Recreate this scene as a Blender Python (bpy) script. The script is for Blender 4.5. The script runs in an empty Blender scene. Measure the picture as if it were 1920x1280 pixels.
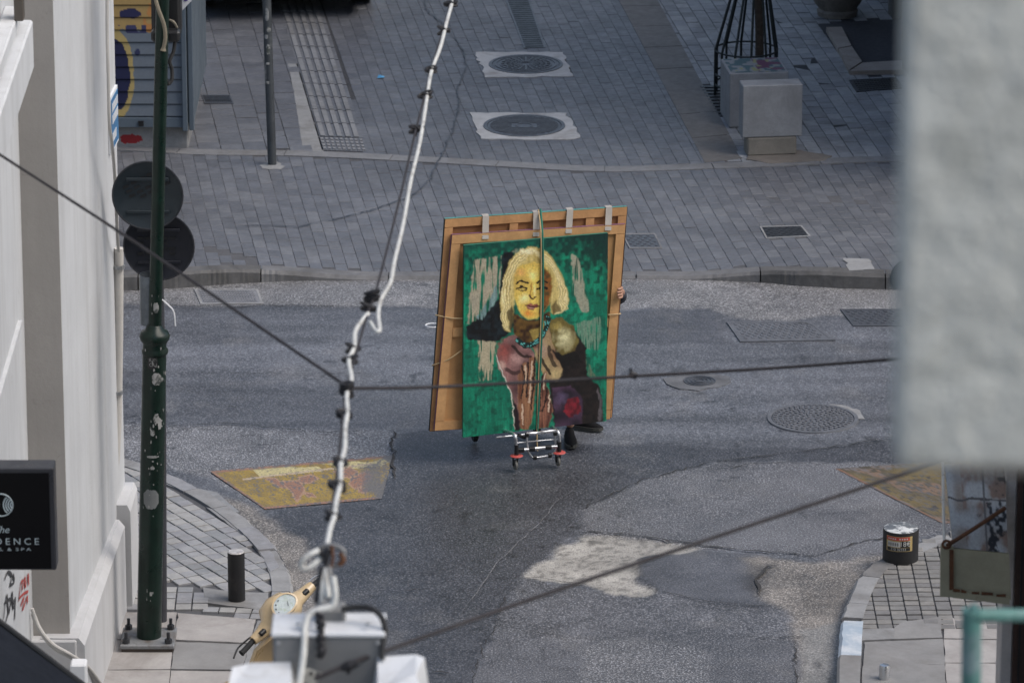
import bpy, bmesh, math, random
import numpy as np
from mathutils import Vector, Matrix
random.seed(7); rng = np.random.default_rng(7)
SC = bpy.context.scene
COL = SC.collection
PI = math.pi

# ------------------------------------------------------------------ camera, sky, sun, exposure
CAM_H = 12.8; PITCH = math.radians(17.8); FPX = 10000.0     # focal length in pixels of the 1920 px wide photograph
cam_d = bpy.data.cameras.new('camera'); cam = bpy.data.objects.new('camera', cam_d); COL.objects.link(cam)
cam.location = (0, 0, CAM_H); cam.rotation_euler = (PI/2 - PITCH, 0, 0)
cam_d.sensor_width = 36; cam_d.lens = 36*FPX/1920; cam_d.clip_start = 0.5; cam_d.clip_end = 2000
cam_d.dof.use_dof = True; cam_d.dof.focus_distance = 39.0; cam_d.dof.aperture_fstop = 5.6
SC.camera = cam
SUN_EL, SUN_AZ = 54, 104           # azimuth measured from +Y towards +X
w = bpy.data.worlds.new('World'); SC.world = w; w.use_nodes = True
nt = w.node_tree; sky = nt.nodes.new('ShaderNodeTexSky'); sky.sky_type = 'NISHITA'; sky.sun_disc = False
sky.sun_elevation = math.radians(SUN_EL); sky.sun_rotation = math.radians(SUN_AZ); sky.air_density = 1.2; sky.dust_density = 3.5; sky.ozone_density = 1.0
nt.links.new(sky.outputs[0], nt.nodes['Background'].inputs[0]); nt.nodes['Background'].inputs[1].default_value = 0.095
sun_d = bpy.data.lights.new('sun', 'SUN'); sun_d.energy = 1.35; sun_d.angle = math.radians(44); sun_d.color = (1, .975, .945)
sun = bpy.data.objects.new('sun', sun_d); COL.objects.link(sun)
el, az = math.radians(SUN_EL), math.radians(SUN_AZ)
sdir = Vector((math.sin(az)*math.cos(el), math.cos(az)*math.cos(el), math.sin(el)))
sun.rotation_euler = sdir.to_track_quat('Z', 'Y').to_euler(); sun.location = (0, 40, 30)
SC.view_settings.view_transform = 'Standard'; SC.view_settings.look = 'None'; SC.view_settings.gamma = 1
SC.view_settings.exposure = 0.68
SC.cycles.use_denoising = True; SC.cycles.max_bounces = 6

# ------------------------------------------------------------------ pixel -> place
CP, SP = math.cos(PITCH), math.sin(PITCH)
def ray(px, py):
    xc = (px-960)/FPX; yc = (640-py)/FPX
    return Vector((xc, CP + yc*SP, -SP + yc*CP))
def G(px, py, z=0.0):                       # where the sight line meets height z
    d = ray(px, py); t = (z-CAM_H)/d.z
    return Vector((d.x*t, d.y*t, z))
def AT(px, py, Y):                          # where the sight line meets depth Y
    d = ray(px, py); t = Y/d.y
    return Vector((d.x*t, Y, CAM_H + d.z*t))
def on_plane(px, py, p0, n):
    d = ray(px, py); o = Vector((0, 0, CAM_H)); t = (p0-o).dot(n)/d.dot(n)
    return o + d*t

# ------------------------------------------------------------------ materials
def lin(c):
    if isinstance(c, str):
        c = c.lstrip('#'); c = tuple(int(c[i:i+2], 16)/255 for i in (0, 2, 4))
    return tuple((x/12.92 if x <= .04045 else ((x+.055)/1.055)**2.4) for x in c)
class NT:
    def __init__(s, name):
        s.m = bpy.data.materials.new(name); s.m.use_nodes = True; s.t = s.m.node_tree; s.b = s.t.nodes['Principled BSDF']
        g = s.t.nodes.new('ShaderNodeNewGeometry'); s.pos = g.outputs['Position']
    def n(s, k, **kw):
        x = s.t.nodes.new('ShaderNode'+k)
        for a, v in kw.items(): setattr(x, a, v)
        return x
    def l(s, a, b): s.t.links.new(a, b)
    def noise(s, scale, detail=3, rough=.6, vec=None, dist=0):
        x = s.n('TexNoise'); x.inputs['Scale'].default_value = scale; x.inputs['Detail'].default_value = detail
        x.inputs['Roughness'].default_value = rough; x.inputs['Distortion'].default_value = dist
        s.l(vec or s.pos, x.inputs['Vector']); return x.outputs['Fac']
    def ramp(s, fac, stops):
        r = s.n('ValToRGB'); e = r.color_ramp.elements
        while len(e) < len(stops): e.new(.5)
        for i, (p, c) in enumerate(stops):
            e[i].position = p; e[i].color = (c, c, c, 1) if isinstance(c, (int, float)) else (*c, 1)
        s.l(fac, r.inputs[0]); return r.outputs[0]
    def mix(s, fac, a, b, mode='MIX'):
        x = s.n('MixRGB'); x.blend_type = mode
        for i, v in enumerate((fac, a, b)):
            if isinstance(v, (int, float)): x.inputs[i].default_value = v if i == 0 else (v, v, v, 1)
            elif isinstance(v, tuple): x.inputs[i].default_value = (*v, 1)
            else: s.l(v, x.inputs[i])
        return x.outputs[0]
    def bump(s, h, strength=.3, dist=.01):
        b = s.n('Bump'); b.inputs['Strength'].default_value = strength; b.inputs['Distance'].default_value = dist
        s.l(h, b.inputs['Height']); s.l(b.outputs[0], s.b.inputs['Normal'])
def mul(c, k): return tuple(min(1, x*k) for x in c)
def M(name, col, rough=.6, metal=0, var=.15, scale=6, bump=.15, bscale=60, bdist=.004, stain=None, sscale=1.5, sthr=(.5, .7), spec=.5, coat=0):
    """plain weathered surface: two-scale colour variation, fine relief, optional stains"""
    k = NT(name); c = lin(col) if isinstance(col, str) else col
    a = k.ramp(k.noise(scale, 5, .65), [(.3, mul(c, 1-var)), (.7, mul(c, 1+var))])
    a = k.mix(k.ramp(k.noise(bscale, 2), [(.35, .0), (.75, var*1.2)]), a, mul(c, .55))
    if stain: a = k.mix(k.ramp(k.noise(sscale, 6, .7, dist=.6), [(sthr[0], 0.), (sthr[1], .85)]), a, lin(stain) if isinstance(stain, str) else stain)
    k.l(a, k.b.inputs['Base Color'])
    k.l(k.ramp(k.noise(scale*1.7, 3), [(.3, max(0, rough-.1)), (.7, min(1, rough+.1))]), k.b.inputs['Roughness'])
    k.b.inputs['Metallic'].default_value = metal; k.b.inputs['Specular IOR Level'].default_value = spec
    if coat: k.b.inputs['Coat Weight'].default_value = coat; k.b.inputs['Coat Roughness'].default_value = .15
    if bump: k.bump(k.noise(bscale, 4, .7), bump, bdist)
    return k.m
def asphalt(name, base, speck=.35, light=.30, rough=.55, grain=75, cover=.62, stain=.35):
    k = NT(name); c = base
    a = k.ramp(k.noise(1.1, 6, .65, dist=.4), [(.3, mul(c, .78)), (.7, mul(c, 1.22))])
    st = k.noise(.55, 7, .7, dist=1.2)
    a = k.mix(k.ramp(st, [(.50, 0.), (.72, stain)]), a, mul(c, .45))
    g1 = k.noise(grain, 2, .75); g2 = k.noise(grain*2.3, 1, .5)
    a = k.mix(k.ramp(g1, [(.40, .75), (.50, 0.)]), a, mul(c, .42))
    a = k.mix(k.ramp(g1, [(cover-.06, 0.), (cover+.06, speck)]), a, (light, light, light*1.03))
    v = k.n('TexVoronoi'); v.inputs['Scale'].default_value = 26; k.l(k.pos, v.inputs['Vector'])
    sp = k.ramp(v.outputs['Distance'], [(.10, 1.), (.17, 0.)])
    vc = k.n('SeparateColor'); k.l(v.outputs['Color'], vc.inputs[0])
    sel = k.ramp(vc.outputs[0], [(.80, 0.), (.84, speck*1.6)])
    a = k.mix(k.mix(1., sp, sel, 'MULTIPLY'), a, (light*1.5,)*3)
    k.l(a, k.b.inputs['Base Color'])
    k.l(k.ramp(k.noise(2.2, 5, .7), [(.3, rough-.14), (.7, rough+.14)]), k.b.inputs['Roughness'])
    k.b.inputs['Specular IOR Level'].default_value = .5
    h = k.mix(.35, g1, g2); k.bump(h, .55, .006)
    return k.m
def vmat(name, rough=.5, var=.12, bump=.25, bscale=90, coat=0):
    k = NT(name); at = k.n('Attribute'); at.attribute_name = 'Col'
    a = k.mix(k.ramp(k.noise(bscale, 3), [(.3, var*2), (.6, 0.)]), at.outputs['Color'], 0.02)
    k.l(a, k.b.inputs['Base Color']); k.b.inputs['Roughness'].default_value = rough
    if coat: k.b.inputs['Coat Weight'].default_value = coat; k.b.inputs['Coat Roughness'].default_value = .2
    k.bump(k.noise(bscale, 3, .7), bump, .003)
    return k.m

# ------------------------------------------------------------------ mesh building
class MB:
    def __init__(s): s.v = []; s.f = []; s.mi = []
    def add(s, vs, fs, mi=0):
        o = len(s.v); s.v += [tuple(v) for v in vs]; s.f += [tuple(i+o for i in f) for f in fs]; s.mi += [mi]*len(fs); return s
    def box(s, c, size, M3=None, bev=0, mi=0):
        hx, hy, hz = [a/2 for a in size]; c = Vector(c)
        if bev:
            b = min(bev, hx*.9, hy*.9, hz*.9); vs = []; fs = []
            idx = {}
            for sx in (-1, 1):
                for sy in (-1, 1):
                    for sz in (-1, 1):
                        for ax in range(3):
                            p = [sx*(hx-(b if ax != 0 else 0)), sy*(hy-(b if ax != 1 else 0)), sz*(hz-(b if ax != 2 else 0))]
                            idx[(sx, sy, sz, ax)] = len(vs); vs.append(Vector(p))
            for ax in range(3):
                o1, o2 = [a for a in range(3) if a != ax]
                for sg in (-1, 1):
                    q = []
                    for (a, b2) in ((-1, -1), (1, -1), (1, 1), (-1, 1)):
                        k = [0, 0, 0]; k[ax] = sg; k[o1] = a; k[o2] = b2; q.append(idx[(*k, ax)])
                    fs.append(tuple(q))
            for ax in range(3):                 # edges along ax
                o1, o2 = [a for a in range(3) if a != ax]
                for a in (-1, 1):
                    for b2 in (-1, 1):
                        k0 = [0]*3; k0[ax] = -1; k0[o1] = a; k0[o2] = b2; k1 = list(k0); k1[ax] = 1
                        fs.append((idx[(*k0, o1)], idx[(*k1, o1)], idx[(*k1, o2)], idx[(*k0, o2)]))
            for sx in (-1, 1):
                for sy in (-1, 1):
                    for sz in (-1, 1): fs.append(tuple(idx[(sx, sy, sz, a)] for a in range(3)))
        else:
            vs = [Vector((x*hx, y*hy, z*hz)) for x in (-1, 1) for y in (-1, 1) for z in (-1, 1)]
            fs = [(0, 1, 3, 2), (4, 6, 7, 5), (0, 4, 5, 1), (2, 3, 7, 6), (0, 2, 6, 4), (1, 5, 7, 3)]
        if M3 is not None: vs = [M3 @ v for v in vs]
        return s.add([v+c for v in vs], fs, mi)
    def tube(s, pts, r, seg=10, caps=True, closed=False, mi=0):
        pts = [Vector(p) for p in pts]; n = len(pts); rs = r if isinstance(r, (list, tuple)) else [r]*n
        o = len(s.v); prev = None
        for i, p in enumerate(pts):
            if closed: t = pts[(i+1) % n]-pts[i-1]
            else: t = pts[min(i+1, n-1)]-pts[max(i-1, 0)]
            t.normalize()
            if prev is None:
                a = Vector((0, 0, 1)) if abs(t.z) < .9 else Vector((1, 0, 0)); u = t.cross(a).normalized()
            else:
                u = prev - t*prev.dot(t); u.normalize()
            prev = u; vv = t.cross(u)
            for k in range(seg):
                a = 2*PI*k/seg; s.v.append(tuple(p + (u*math.cos(a)+vv*math.sin(a))*rs[i]))
        for i in range(n if closed else n-1):
            j = (i+1) % n
            for k in range(seg):
                k2 = (k+1) % seg; s.f.append((o+i*seg+k, o+i*seg+k2, o+j*seg+k2, o+j*seg+k)); s.mi.append(mi)
        if caps and not closed:
            s.f.append(tuple(o+k for k in range(seg))[::-1]); s.f.append(tuple(o+(n-1)*seg+k for k in range(seg))); s.mi += [mi, mi]
        return s
    def lathe(s, c, prof, seg=24, M3=None, mi=0, a0=0, a1=2*PI):
        c = Vector(c); o = len(s.v); n = len(prof); full = abs(a1-a0-2*PI) < 1e-6; cols = seg if full else seg+1
        for k in range(cols):
            a = a0+(a1-a0)*k/seg
            for (r, z) in prof:
                p = Vector((r*math.cos(a), r*math.sin(a), z)); s.v.append(tuple((M3 @ p if M3 is not None else p)+c))
        for k in range(seg):
            k2 = (k+1) % cols
            for i in range(n-1): s.f.append((o+k*n+i, o+k2*n+i, o+k2*n+i+1, o+k*n+i+1)); s.mi.append(mi)
        return s
    def prism(s, poly, z0, z1, mi=0):           # poly: list of (x,y); z1 may be a function of (x,y)
        n = len(poly); zt = z1 if callable(z1) else (lambda x, y: z1)
        vs = [(p[0], p[1], z0) for p in poly]+[(p[0], p[1], zt(p[0], p[1])) for p in poly]
        fs = [tuple(range(n, 2*n))]+[(i, (i+1) % n, (i+1) % n+n, i+n) for i in range(n)]
        return s.add(vs, fs, mi)
    def slab(s, quad, th, nrm):                 # solid from a planar outline, thickness along -nrm
        n = len(quad); q2 = [Vector(p)-Vector(nrm)*th for p in quad]
        return s.add(list(quad)+q2, [tuple(range(n)), tuple(range(2*n-1, n-1, -1))]+[(i, i+n, (i+1) % n+n, (i+1) % n) for i in range(n)])
    def build(s, name, mats, parent=None, smooth=False, loc=None):
        me = bpy.data.meshes.new(name)
        if loc is not None: L = Vector(loc); vs = [tuple(Vector(v)-L) for v in s.v]
        else: vs = s.v
        me.from_pydata(vs, [], s.f); mats = mats if isinstance(mats, (list, tuple)) else [mats]
        for m in mats: me.materials.append(m)
        if len(mats) > 1: me.polygons.foreach_set('material_index', s.mi)
        bm = bmesh.new(); bm.from_mesh(me); bmesh.ops.recalc_face_normals(bm, faces=bm.faces); bm.to_mesh(me); bm.free()
        if smooth:
            me.polygons.foreach_set('use_smooth', [True]*len(me.polygons))
            try: me.set_sharp_from_angle(angle=math.radians(40))
            except Exception: pass
        o = bpy.data.objects.new(name, me); COL.objects.link(o)
        if loc is not None: o.location = loc
        if parent is not None:
            o.parent = parent
            if parent.type == 'EMPTY' or parent.location.length > 0: o.matrix_parent_inverse = Matrix.Translation(parent.location).inverted()
        return o
def tag(o, label, cat, group=None):
    o['label'] = label; o['category'] = cat
    if group: o['group'] = group
    return o
def thing(name, label, cat, loc, group=None):
    o = bpy.data.objects.new(name, None); COL.objects.link(o); o.location = loc; o.empty_display_size = .2
    return tag(o, label, cat, group)
def struct(o, kind='structure'): o['kind'] = kind; return o
def rotz(a): return Matrix.Rotation(a, 3, 'Z')
def frame3(u, v, wv): return Matrix((u, v, wv)).transposed()
def cat(pts, n=6):                              # Catmull-Rom through points
    P = [Vector(p) for p in pts]; P = [P[0]*2-P[1]]+P+[P[-1]*2-P[-2]]; out = []
    for i in range(1, len(P)-2):
        for k in range(n):
            t = k/n; a, b, c, d = P[i-1], P[i], P[i+1], P[i+2]
            out.append(.5*((2*b)+(c-a)*t+(2*a-5*b+4*c-d)*t*t+(3*b-a-3*c+d)*t**3))
    out.append(P[-2]); return out
def inpoly(x, y, poly):
    c = False; n = len(poly); j = n-1
    for i in range(n):
        xi, yi = poly[i][0], poly[i][1]; xj, yj = poly[j][0], poly[j][1]
        if (yi > y) != (yj > y) and x < (xj-xi)*(y-yi)/(yj-yi)+xi: c = not c
        j = i
    return c
def GP(pxs, z=0.): return [G(a, b, z) for a, b in pxs]
def jag(poly, step=.12, amp=.018, closed=True):
    out = []; n = len(poly)
    for i in range(n if closed else n-1):
        a, b = Vector(poly[i]), Vector(poly[(i+1) % n]); L = (b-a).length; k = max(1, int(L/step)); pn = Vector((-(b-a).y, (b-a).x, 0)).normalized()
        for q in range(k):
            p = a.lerp(b, q/k); out.append(p + pn*random.gauss(0, amp)*(1 if q else .4))
    if not closed: out.append(Vector(poly[-1]))
    return out
_tx = {}
def text_mesh(body, size, bold=0.):
    cu = bpy.data.curves.new('t', 'FONT'); cu.body = body; cu.size = size; cu.align_x = 'CENTER'; cu.align_y = 'CENTER'; cu.resolution_u = 3; cu.offset = bold
    o = bpy.data.objects.new('t', cu); COL.objects.link(o); dg = bpy.context.evaluated_depsgraph_get(); dg.update()
    me = o.evaluated_get(dg).to_mesh(); vs = [v.co.copy() for v in me.vertices]; fs = [tuple(p.vertices) for p in me.polygons]
    bpy.data.objects.remove(o); bpy.data.curves.remove(cu); return vs, fs
def text_on(body, size, origin, u, v, mat, name, parent, bold=0., off=.002):
    vs, fs = text_mesh(body, size, bold); n = u.cross(v).normalized(); mb = MB()
    mb.add([origin + u*p.x + v*p.y + n*off for p in vs], fs); return mb.build(name, mat, parent)
# smooth value noise for hand-painted surfaces
def vnoise(U, V, fu, fv, seed):
    r = np.random.default_rng(seed); g = r.random((int(fv)+3, int(fu)+3)); x = np.clip(U, 0, .9999)*fu; y = np.clip(V, 0, .9999)*fv
    i = x.astype(int); j = y.astype(int); a = x-i; b = y-j; a = a*a*(3-2*a); b = b*b*(3-2*b)
    return (g[j, i]*(1-a)+g[j, i+1]*a)*(1-b)+(g[j+1, i]*(1-a)+g[j+1, i+1]*a)*b
def npoly(X, Y, poly):
    c = np.zeros(X.shape, bool); n = len(poly); j = n-1
    for i in range(n):
        xi, yi = poly[i]; xj, yj = poly[j]
        if yi != yj:
            m = ((yi > Y) != (yj > Y)) & (X < (xj-xi)*(Y-yi)/(yj-yi)+xi); c ^= m
        j = i
    return c
def vsheet(name, q, nu, nv, colfn, mat, parent=None, off=Vector((0, 0, 0)), bulge=None):
    """grid sheet TL,TR,BR,BL with a hand-painted colour per vertex"""
    u = np.linspace(0, 1, nu+1); v = np.linspace(0, 1, nv+1); U, V = np.meshgrid(u, v)
    q = [np.array(p)+np.array(off) for p in q]
    P = (q[0][None, None]*((1-U)*(1-V))[..., None]+q[1][None, None]*(U*(1-V))[..., None]+q[2][None, None]*(U*V)[..., None]+q[3][None, None]*((1-U)*V)[..., None])
    if bulge is not None: P = P+bulge(U, V)
    C = colfn(U, V); me = bpy.data.meshes.new(name)
    I = np.arange((nu+1)*(nv+1)).reshape(nv+1, nu+1); F = np.stack([I[:-1, :-1], I[1:, :-1], I[1:, 1:], I[:-1, 1:]], -1).reshape(-1, 4)
    me.from_pydata(P.reshape(-1, 3).tolist(), [], F.tolist())
    ca = me.color_attributes.new('Col', 'FLOAT_COLOR', 'POINT'); A = np.ones((len(P.reshape(-1, 3)), 4)); A[:, :3] = C.reshape(-1, 3)
    ca.data.foreach_set('color', A.ravel()); me.materials.append(mat); me.polygons.foreach_set('use_smooth', [True]*len(me.polygons))
    o = bpy.data.objects.new(name, me); COL.objects.link(o)
    if parent is not None:
        o.parent = parent
        if parent.location.length > 0: o.matrix_parent_inverse = Matrix.Translation(parent.location).inverted()
    return o

# palette
A_MAIN = asphalt('asphalt_worn', (.092, .097, .110), .62, .40, .46, cover=.60)
A_EDGE = asphalt('asphalt_coarse_pale', (.155, .153, .155), .55, .42, .60, grain=60, cover=.58)
A_DARK = asphalt('asphalt_dark', (.060, .062, .070), .40, .26, .46, grain=80, cover=.62, stain=.25)
A_MID = asphalt('asphalt_mid', (.105, .107, .115), .6, .40, .54, grain=66, cover=.58)
A_SMOOTH = asphalt('asphalt_smooth', (.100, .103, .114), .18, .24, .46, grain=95, cover=.66)
A_WHITE = asphalt('exposed_concrete', (.46, .44, .41), .5, .62, .8, grain=34, cover=.56, stain=.1)
CONC_B = asphalt('gravelly_gutter', (.165, .150, .132), .5, .34, .75, grain=55, cover=.6, stain=.6)
CONC = M('concrete_grey', (.25, .25, .25), .75, var=.18, scale=5, bump=.35, bscale=55, stain=(.11, .10, .09), sscale=2, sthr=(.5, .75))
CONC_P = M('concrete_pale', (.43, .425, .42), .7, var=.15, scale=6, bump=.3, bscale=60, stain=(.18, .16, .14), sscale=3, sthr=(.5, .75))
JOINT = M('joint_sand', (.080, .081, .087), .9, var=.2, scale=20, bump=.3, bscale=120)
CRACK = M('crack_dark', (.036, .035, .035), .9, var=.3, scale=30, bump=0)
TAR = M('tar_line', (.045, .046, .052), .45, var=.2, scale=10, bump=.2)
def paver_set(name, cols, **k): return [M('%s_%d' % (name, i), c, **k) for i, c in enumerate(cols)]
PV = paver_set('paver', [(.118, .122, .136), (.130, .134, .147), (.106, .110, .122), (.142, .145, .156)], rough=.50, var=.18, scale=9, bump=.35, bscale=90, stain=(.068, .069, .075), sscale=.7, sthr=(.45, .75))
PV_L = paver_set('pale_paver', [(.27, .275, .28), (.24, .245, .255), (.31, .31, .31), (.22, .22, .225)], rough=.6, var=.15, scale=8, bump=.35, bscale=80, stain=(.09, .085, .08), sscale=1.1, sthr=(.48, .74))
PV_S = paver_set('sett', [(.29, .29, .295), (.255, .255, .265), (.325, .32, .31), (.23, .235, .24)], rough=.62, var=.15, scale=14, bump=.4, bscale=90, stain=(.15, .14, .13), sscale=2, sthr=(.52, .8))
PV_R = paver_set('sett_right', [(.20, .195, .185), (.175, .17, .165), (.225, .215, .20), (.16, .155, .15)], rough=.62, var=.17, scale=14, bump=.4, bscale=90, stain=(.11, .10, .09), sscale=2, sthr=(.5, .8))
GRAN = M('granite_band', (.19, .188, .19), .6, var=.16, scale=12, bump=.3, bscale=110, stain=(.12, .11, .10), sscale=1.2)
SAND = M('sandstone_band', (.150, .138, .126), .65, var=.16, scale=10, bump=.3, bscale=110, stain=(.10, .09, .08), sscale=1.1)
IRON = M('cast_iron', (.095, .10, .112), .42, .35, var=.2, scale=18, bump=.3, bscale=140)
IRON_D = M('cast_iron_dark', (.04, .042, .047), .5, .4, var=.2, scale=18, bump=.3, bscale=140)
BLACK = M('black_paint', (.012, .012, .013), .4, var=.2, bump=.08)
RUB = M('black_rubber', (.016, .016, .017), .75, var=.2, bump=.2)
CHROME = M('dull_aluminium', (.62, .63, .65), .3, .9, var=.1, bump=.05)
STEEL = M('grey_steel', (.35, .36, .37), .42, .7, var=.15, bump=.1)
def plaster(name, c, st, dark, amt=.55):
    k = NT(name); mp = k.n('Mapping'); mp.inputs['Scale'].default_value = (1, 1, .10); k.l(k.pos, mp.inputs['Vector'])
    a = k.ramp(k.noise(1.4, 6, .65), [(.3, mul(c, .90)), (.7, mul(c, 1.06))])
    a = k.mix(k.ramp(k.noise(5, 6, .7, vec=mp.outputs[0], dist=.3), [(.48, 0.), (.74, amt)]), a, st)
    a = k.mix(k.ramp(k.noise(9, 7, .75, dist=1.), [(.62, 0.), (.72, amt)]), a, dark)
    k.l(a, k.b.inputs['Base Color']); k.b.inputs['Roughness'].default_value = .8; k.bump(k.mix(.5, k.noise(38, 5, .7), k.noise(6, 4, .6)), .3, .012); return k.m
PLAST = plaster('white_plaster', (.54, .55, .56), (.40, .40, .395), (.33, .33, .325), .7)
PLAST_G = plaster('grey_and_shade_plaster', (.36, .34, .315), (.29, .275, .25), (.20, .19, .175), .6)  # carries the white pier's shaded side; plain grey on the flank wall

# ------------------------------------------------------------------ ground, road
mb = MB(); mb.add([(-300, -200, -.25), (300, -200, -.25), (300, 500, -.25), (-300, 500, -.25)], [(0, 1, 2, 3)])
struct(mb.build('ground', CONC))
KPX = [(-900, 548), (60, 548), (232, 546), (350, 540), (450, 533), (560, 528.5), (750, 527), (1000, 526), (1250, 526.5), (1420, 530), (1512, 538), (1669, 545), (1900, 549), (2900, 552)]
KW = cat(GP(KPX), 5)
def kerbY(x):
    for a, b in zip(KW, KW[1:]):
        if a.x <= x <= b.x: return a.y+(b.y-a.y)*(x-a.x)/max(1e-6, b.x-a.x)
    return KW[0].y if x < KW[0].x else KW[-1].y
def sst(a, b, x): t = max(0, min(1, (x-a)/(b-a))); return t*t*(3-2*t)
def zfar(x, y):
    s = max(sst(-1.0, -2.6, x), sst(1.3, 2.6, x)); d = max(0, y-kerbY(x))
    return .032 + .10*s*(1-sst(.15, 2.6, d))
road_poly = [(-30, 12, -.012), (30, 12, -.012)]+[(p.x, p.y+.05, -.012) for p in reversed(KW)]
mb = MB(); mb.add(road_poly, [tuple(range(len(road_poly)))]); ROAD = struct(mb.build('road', A_MAIN)); ROAD.location.z = 0
def to_px(X, Y, Z=0.):
    t = Y*CP+(CAM_H-Z)*SP; return 960+FPX*X/t, 640-FPX*((Z-CAM_H)*CP+Y*SP)/t
def soften(m, n):
    m = m.astype(float)
    for _ in range(n):
        p = np.pad(m, 1, mode='edge'); m = (p[1:-1, 1:-1]*2+p[:-2, 1:-1]+p[2:, 1:-1]+p[1:-1, :-2]+p[1:-1, 2:])/6
    return m
ASPH_V = None
def road_material():
    """asphalt whose tone and stone content come from the surface's own repair history (attribute), with aggregate, relief and polish"""
    k = NT('asphalt_surface'); at = k.n('Attribute'); at.attribute_name = 'Col'; base = at.outputs['Color']; spk = at.outputs['Alpha']
    g1 = k.noise(78, 2, .75); g2 = k.noise(180, 1, .5); big = k.noise(1.3, 6, .7, dist=.8)
    a = k.mix(1., base, k.ramp(big, [(.3, .70), (.7, 1.28)]), 'MULTIPLY')
    dk = k.n('MixRGB'); dk.blend_type = 'MULTIPLY'; k.l(k.ramp(g1, [(.38, .75), (.52, 0.)]), dk.inputs[0]); k.l(a, dk.inputs[1]); dk.inputs[2].default_value = (.38, .38, .40, 1); a = dk.outputs[0]
    lt = k.mix(1., k.ramp(g1, [(.54, 0.), (.64, 1.)]), spk, 'MULTIPLY'); br = k.mix(1., base, 3.4, 'MULTIPLY'); a = k.mix(lt, a, k.mix(.35, br, (.34, .345, .36)))
    v = k.n('TexVoronoi'); v.inputs['Scale'].default_value = 24; k.l(k.pos, v.inputs['Vector']); sc_ = k.n('SeparateColor'); k.l(v.outputs['Color'], sc_.inputs[0])
    d = k.mix(1., k.ramp(v.outputs['Distance'], [(.09, 1.), (.16, 0.)]), k.ramp(sc_.outputs[0], [(.78, 0.), (.82, .8)]), 'MULTIPLY'); a = k.mix(k.mix(1., d, spk, 'MULTIPLY'), a, (.50, .50, .50))
    k.l(a, k.b.inputs['Base Color'])
    k.l(k.mix(.5, k.ramp(big, [(.25, .34), (.75, .60)]), k.ramp(g1, [(.3, .42), (.7, .60)])), k.b.inputs['Roughness']); k.b.inputs['Specular IOR Level'].default_value = .55
    k.bump(k.mix(.3, g1, g2), .5, .006); return k.m
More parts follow.
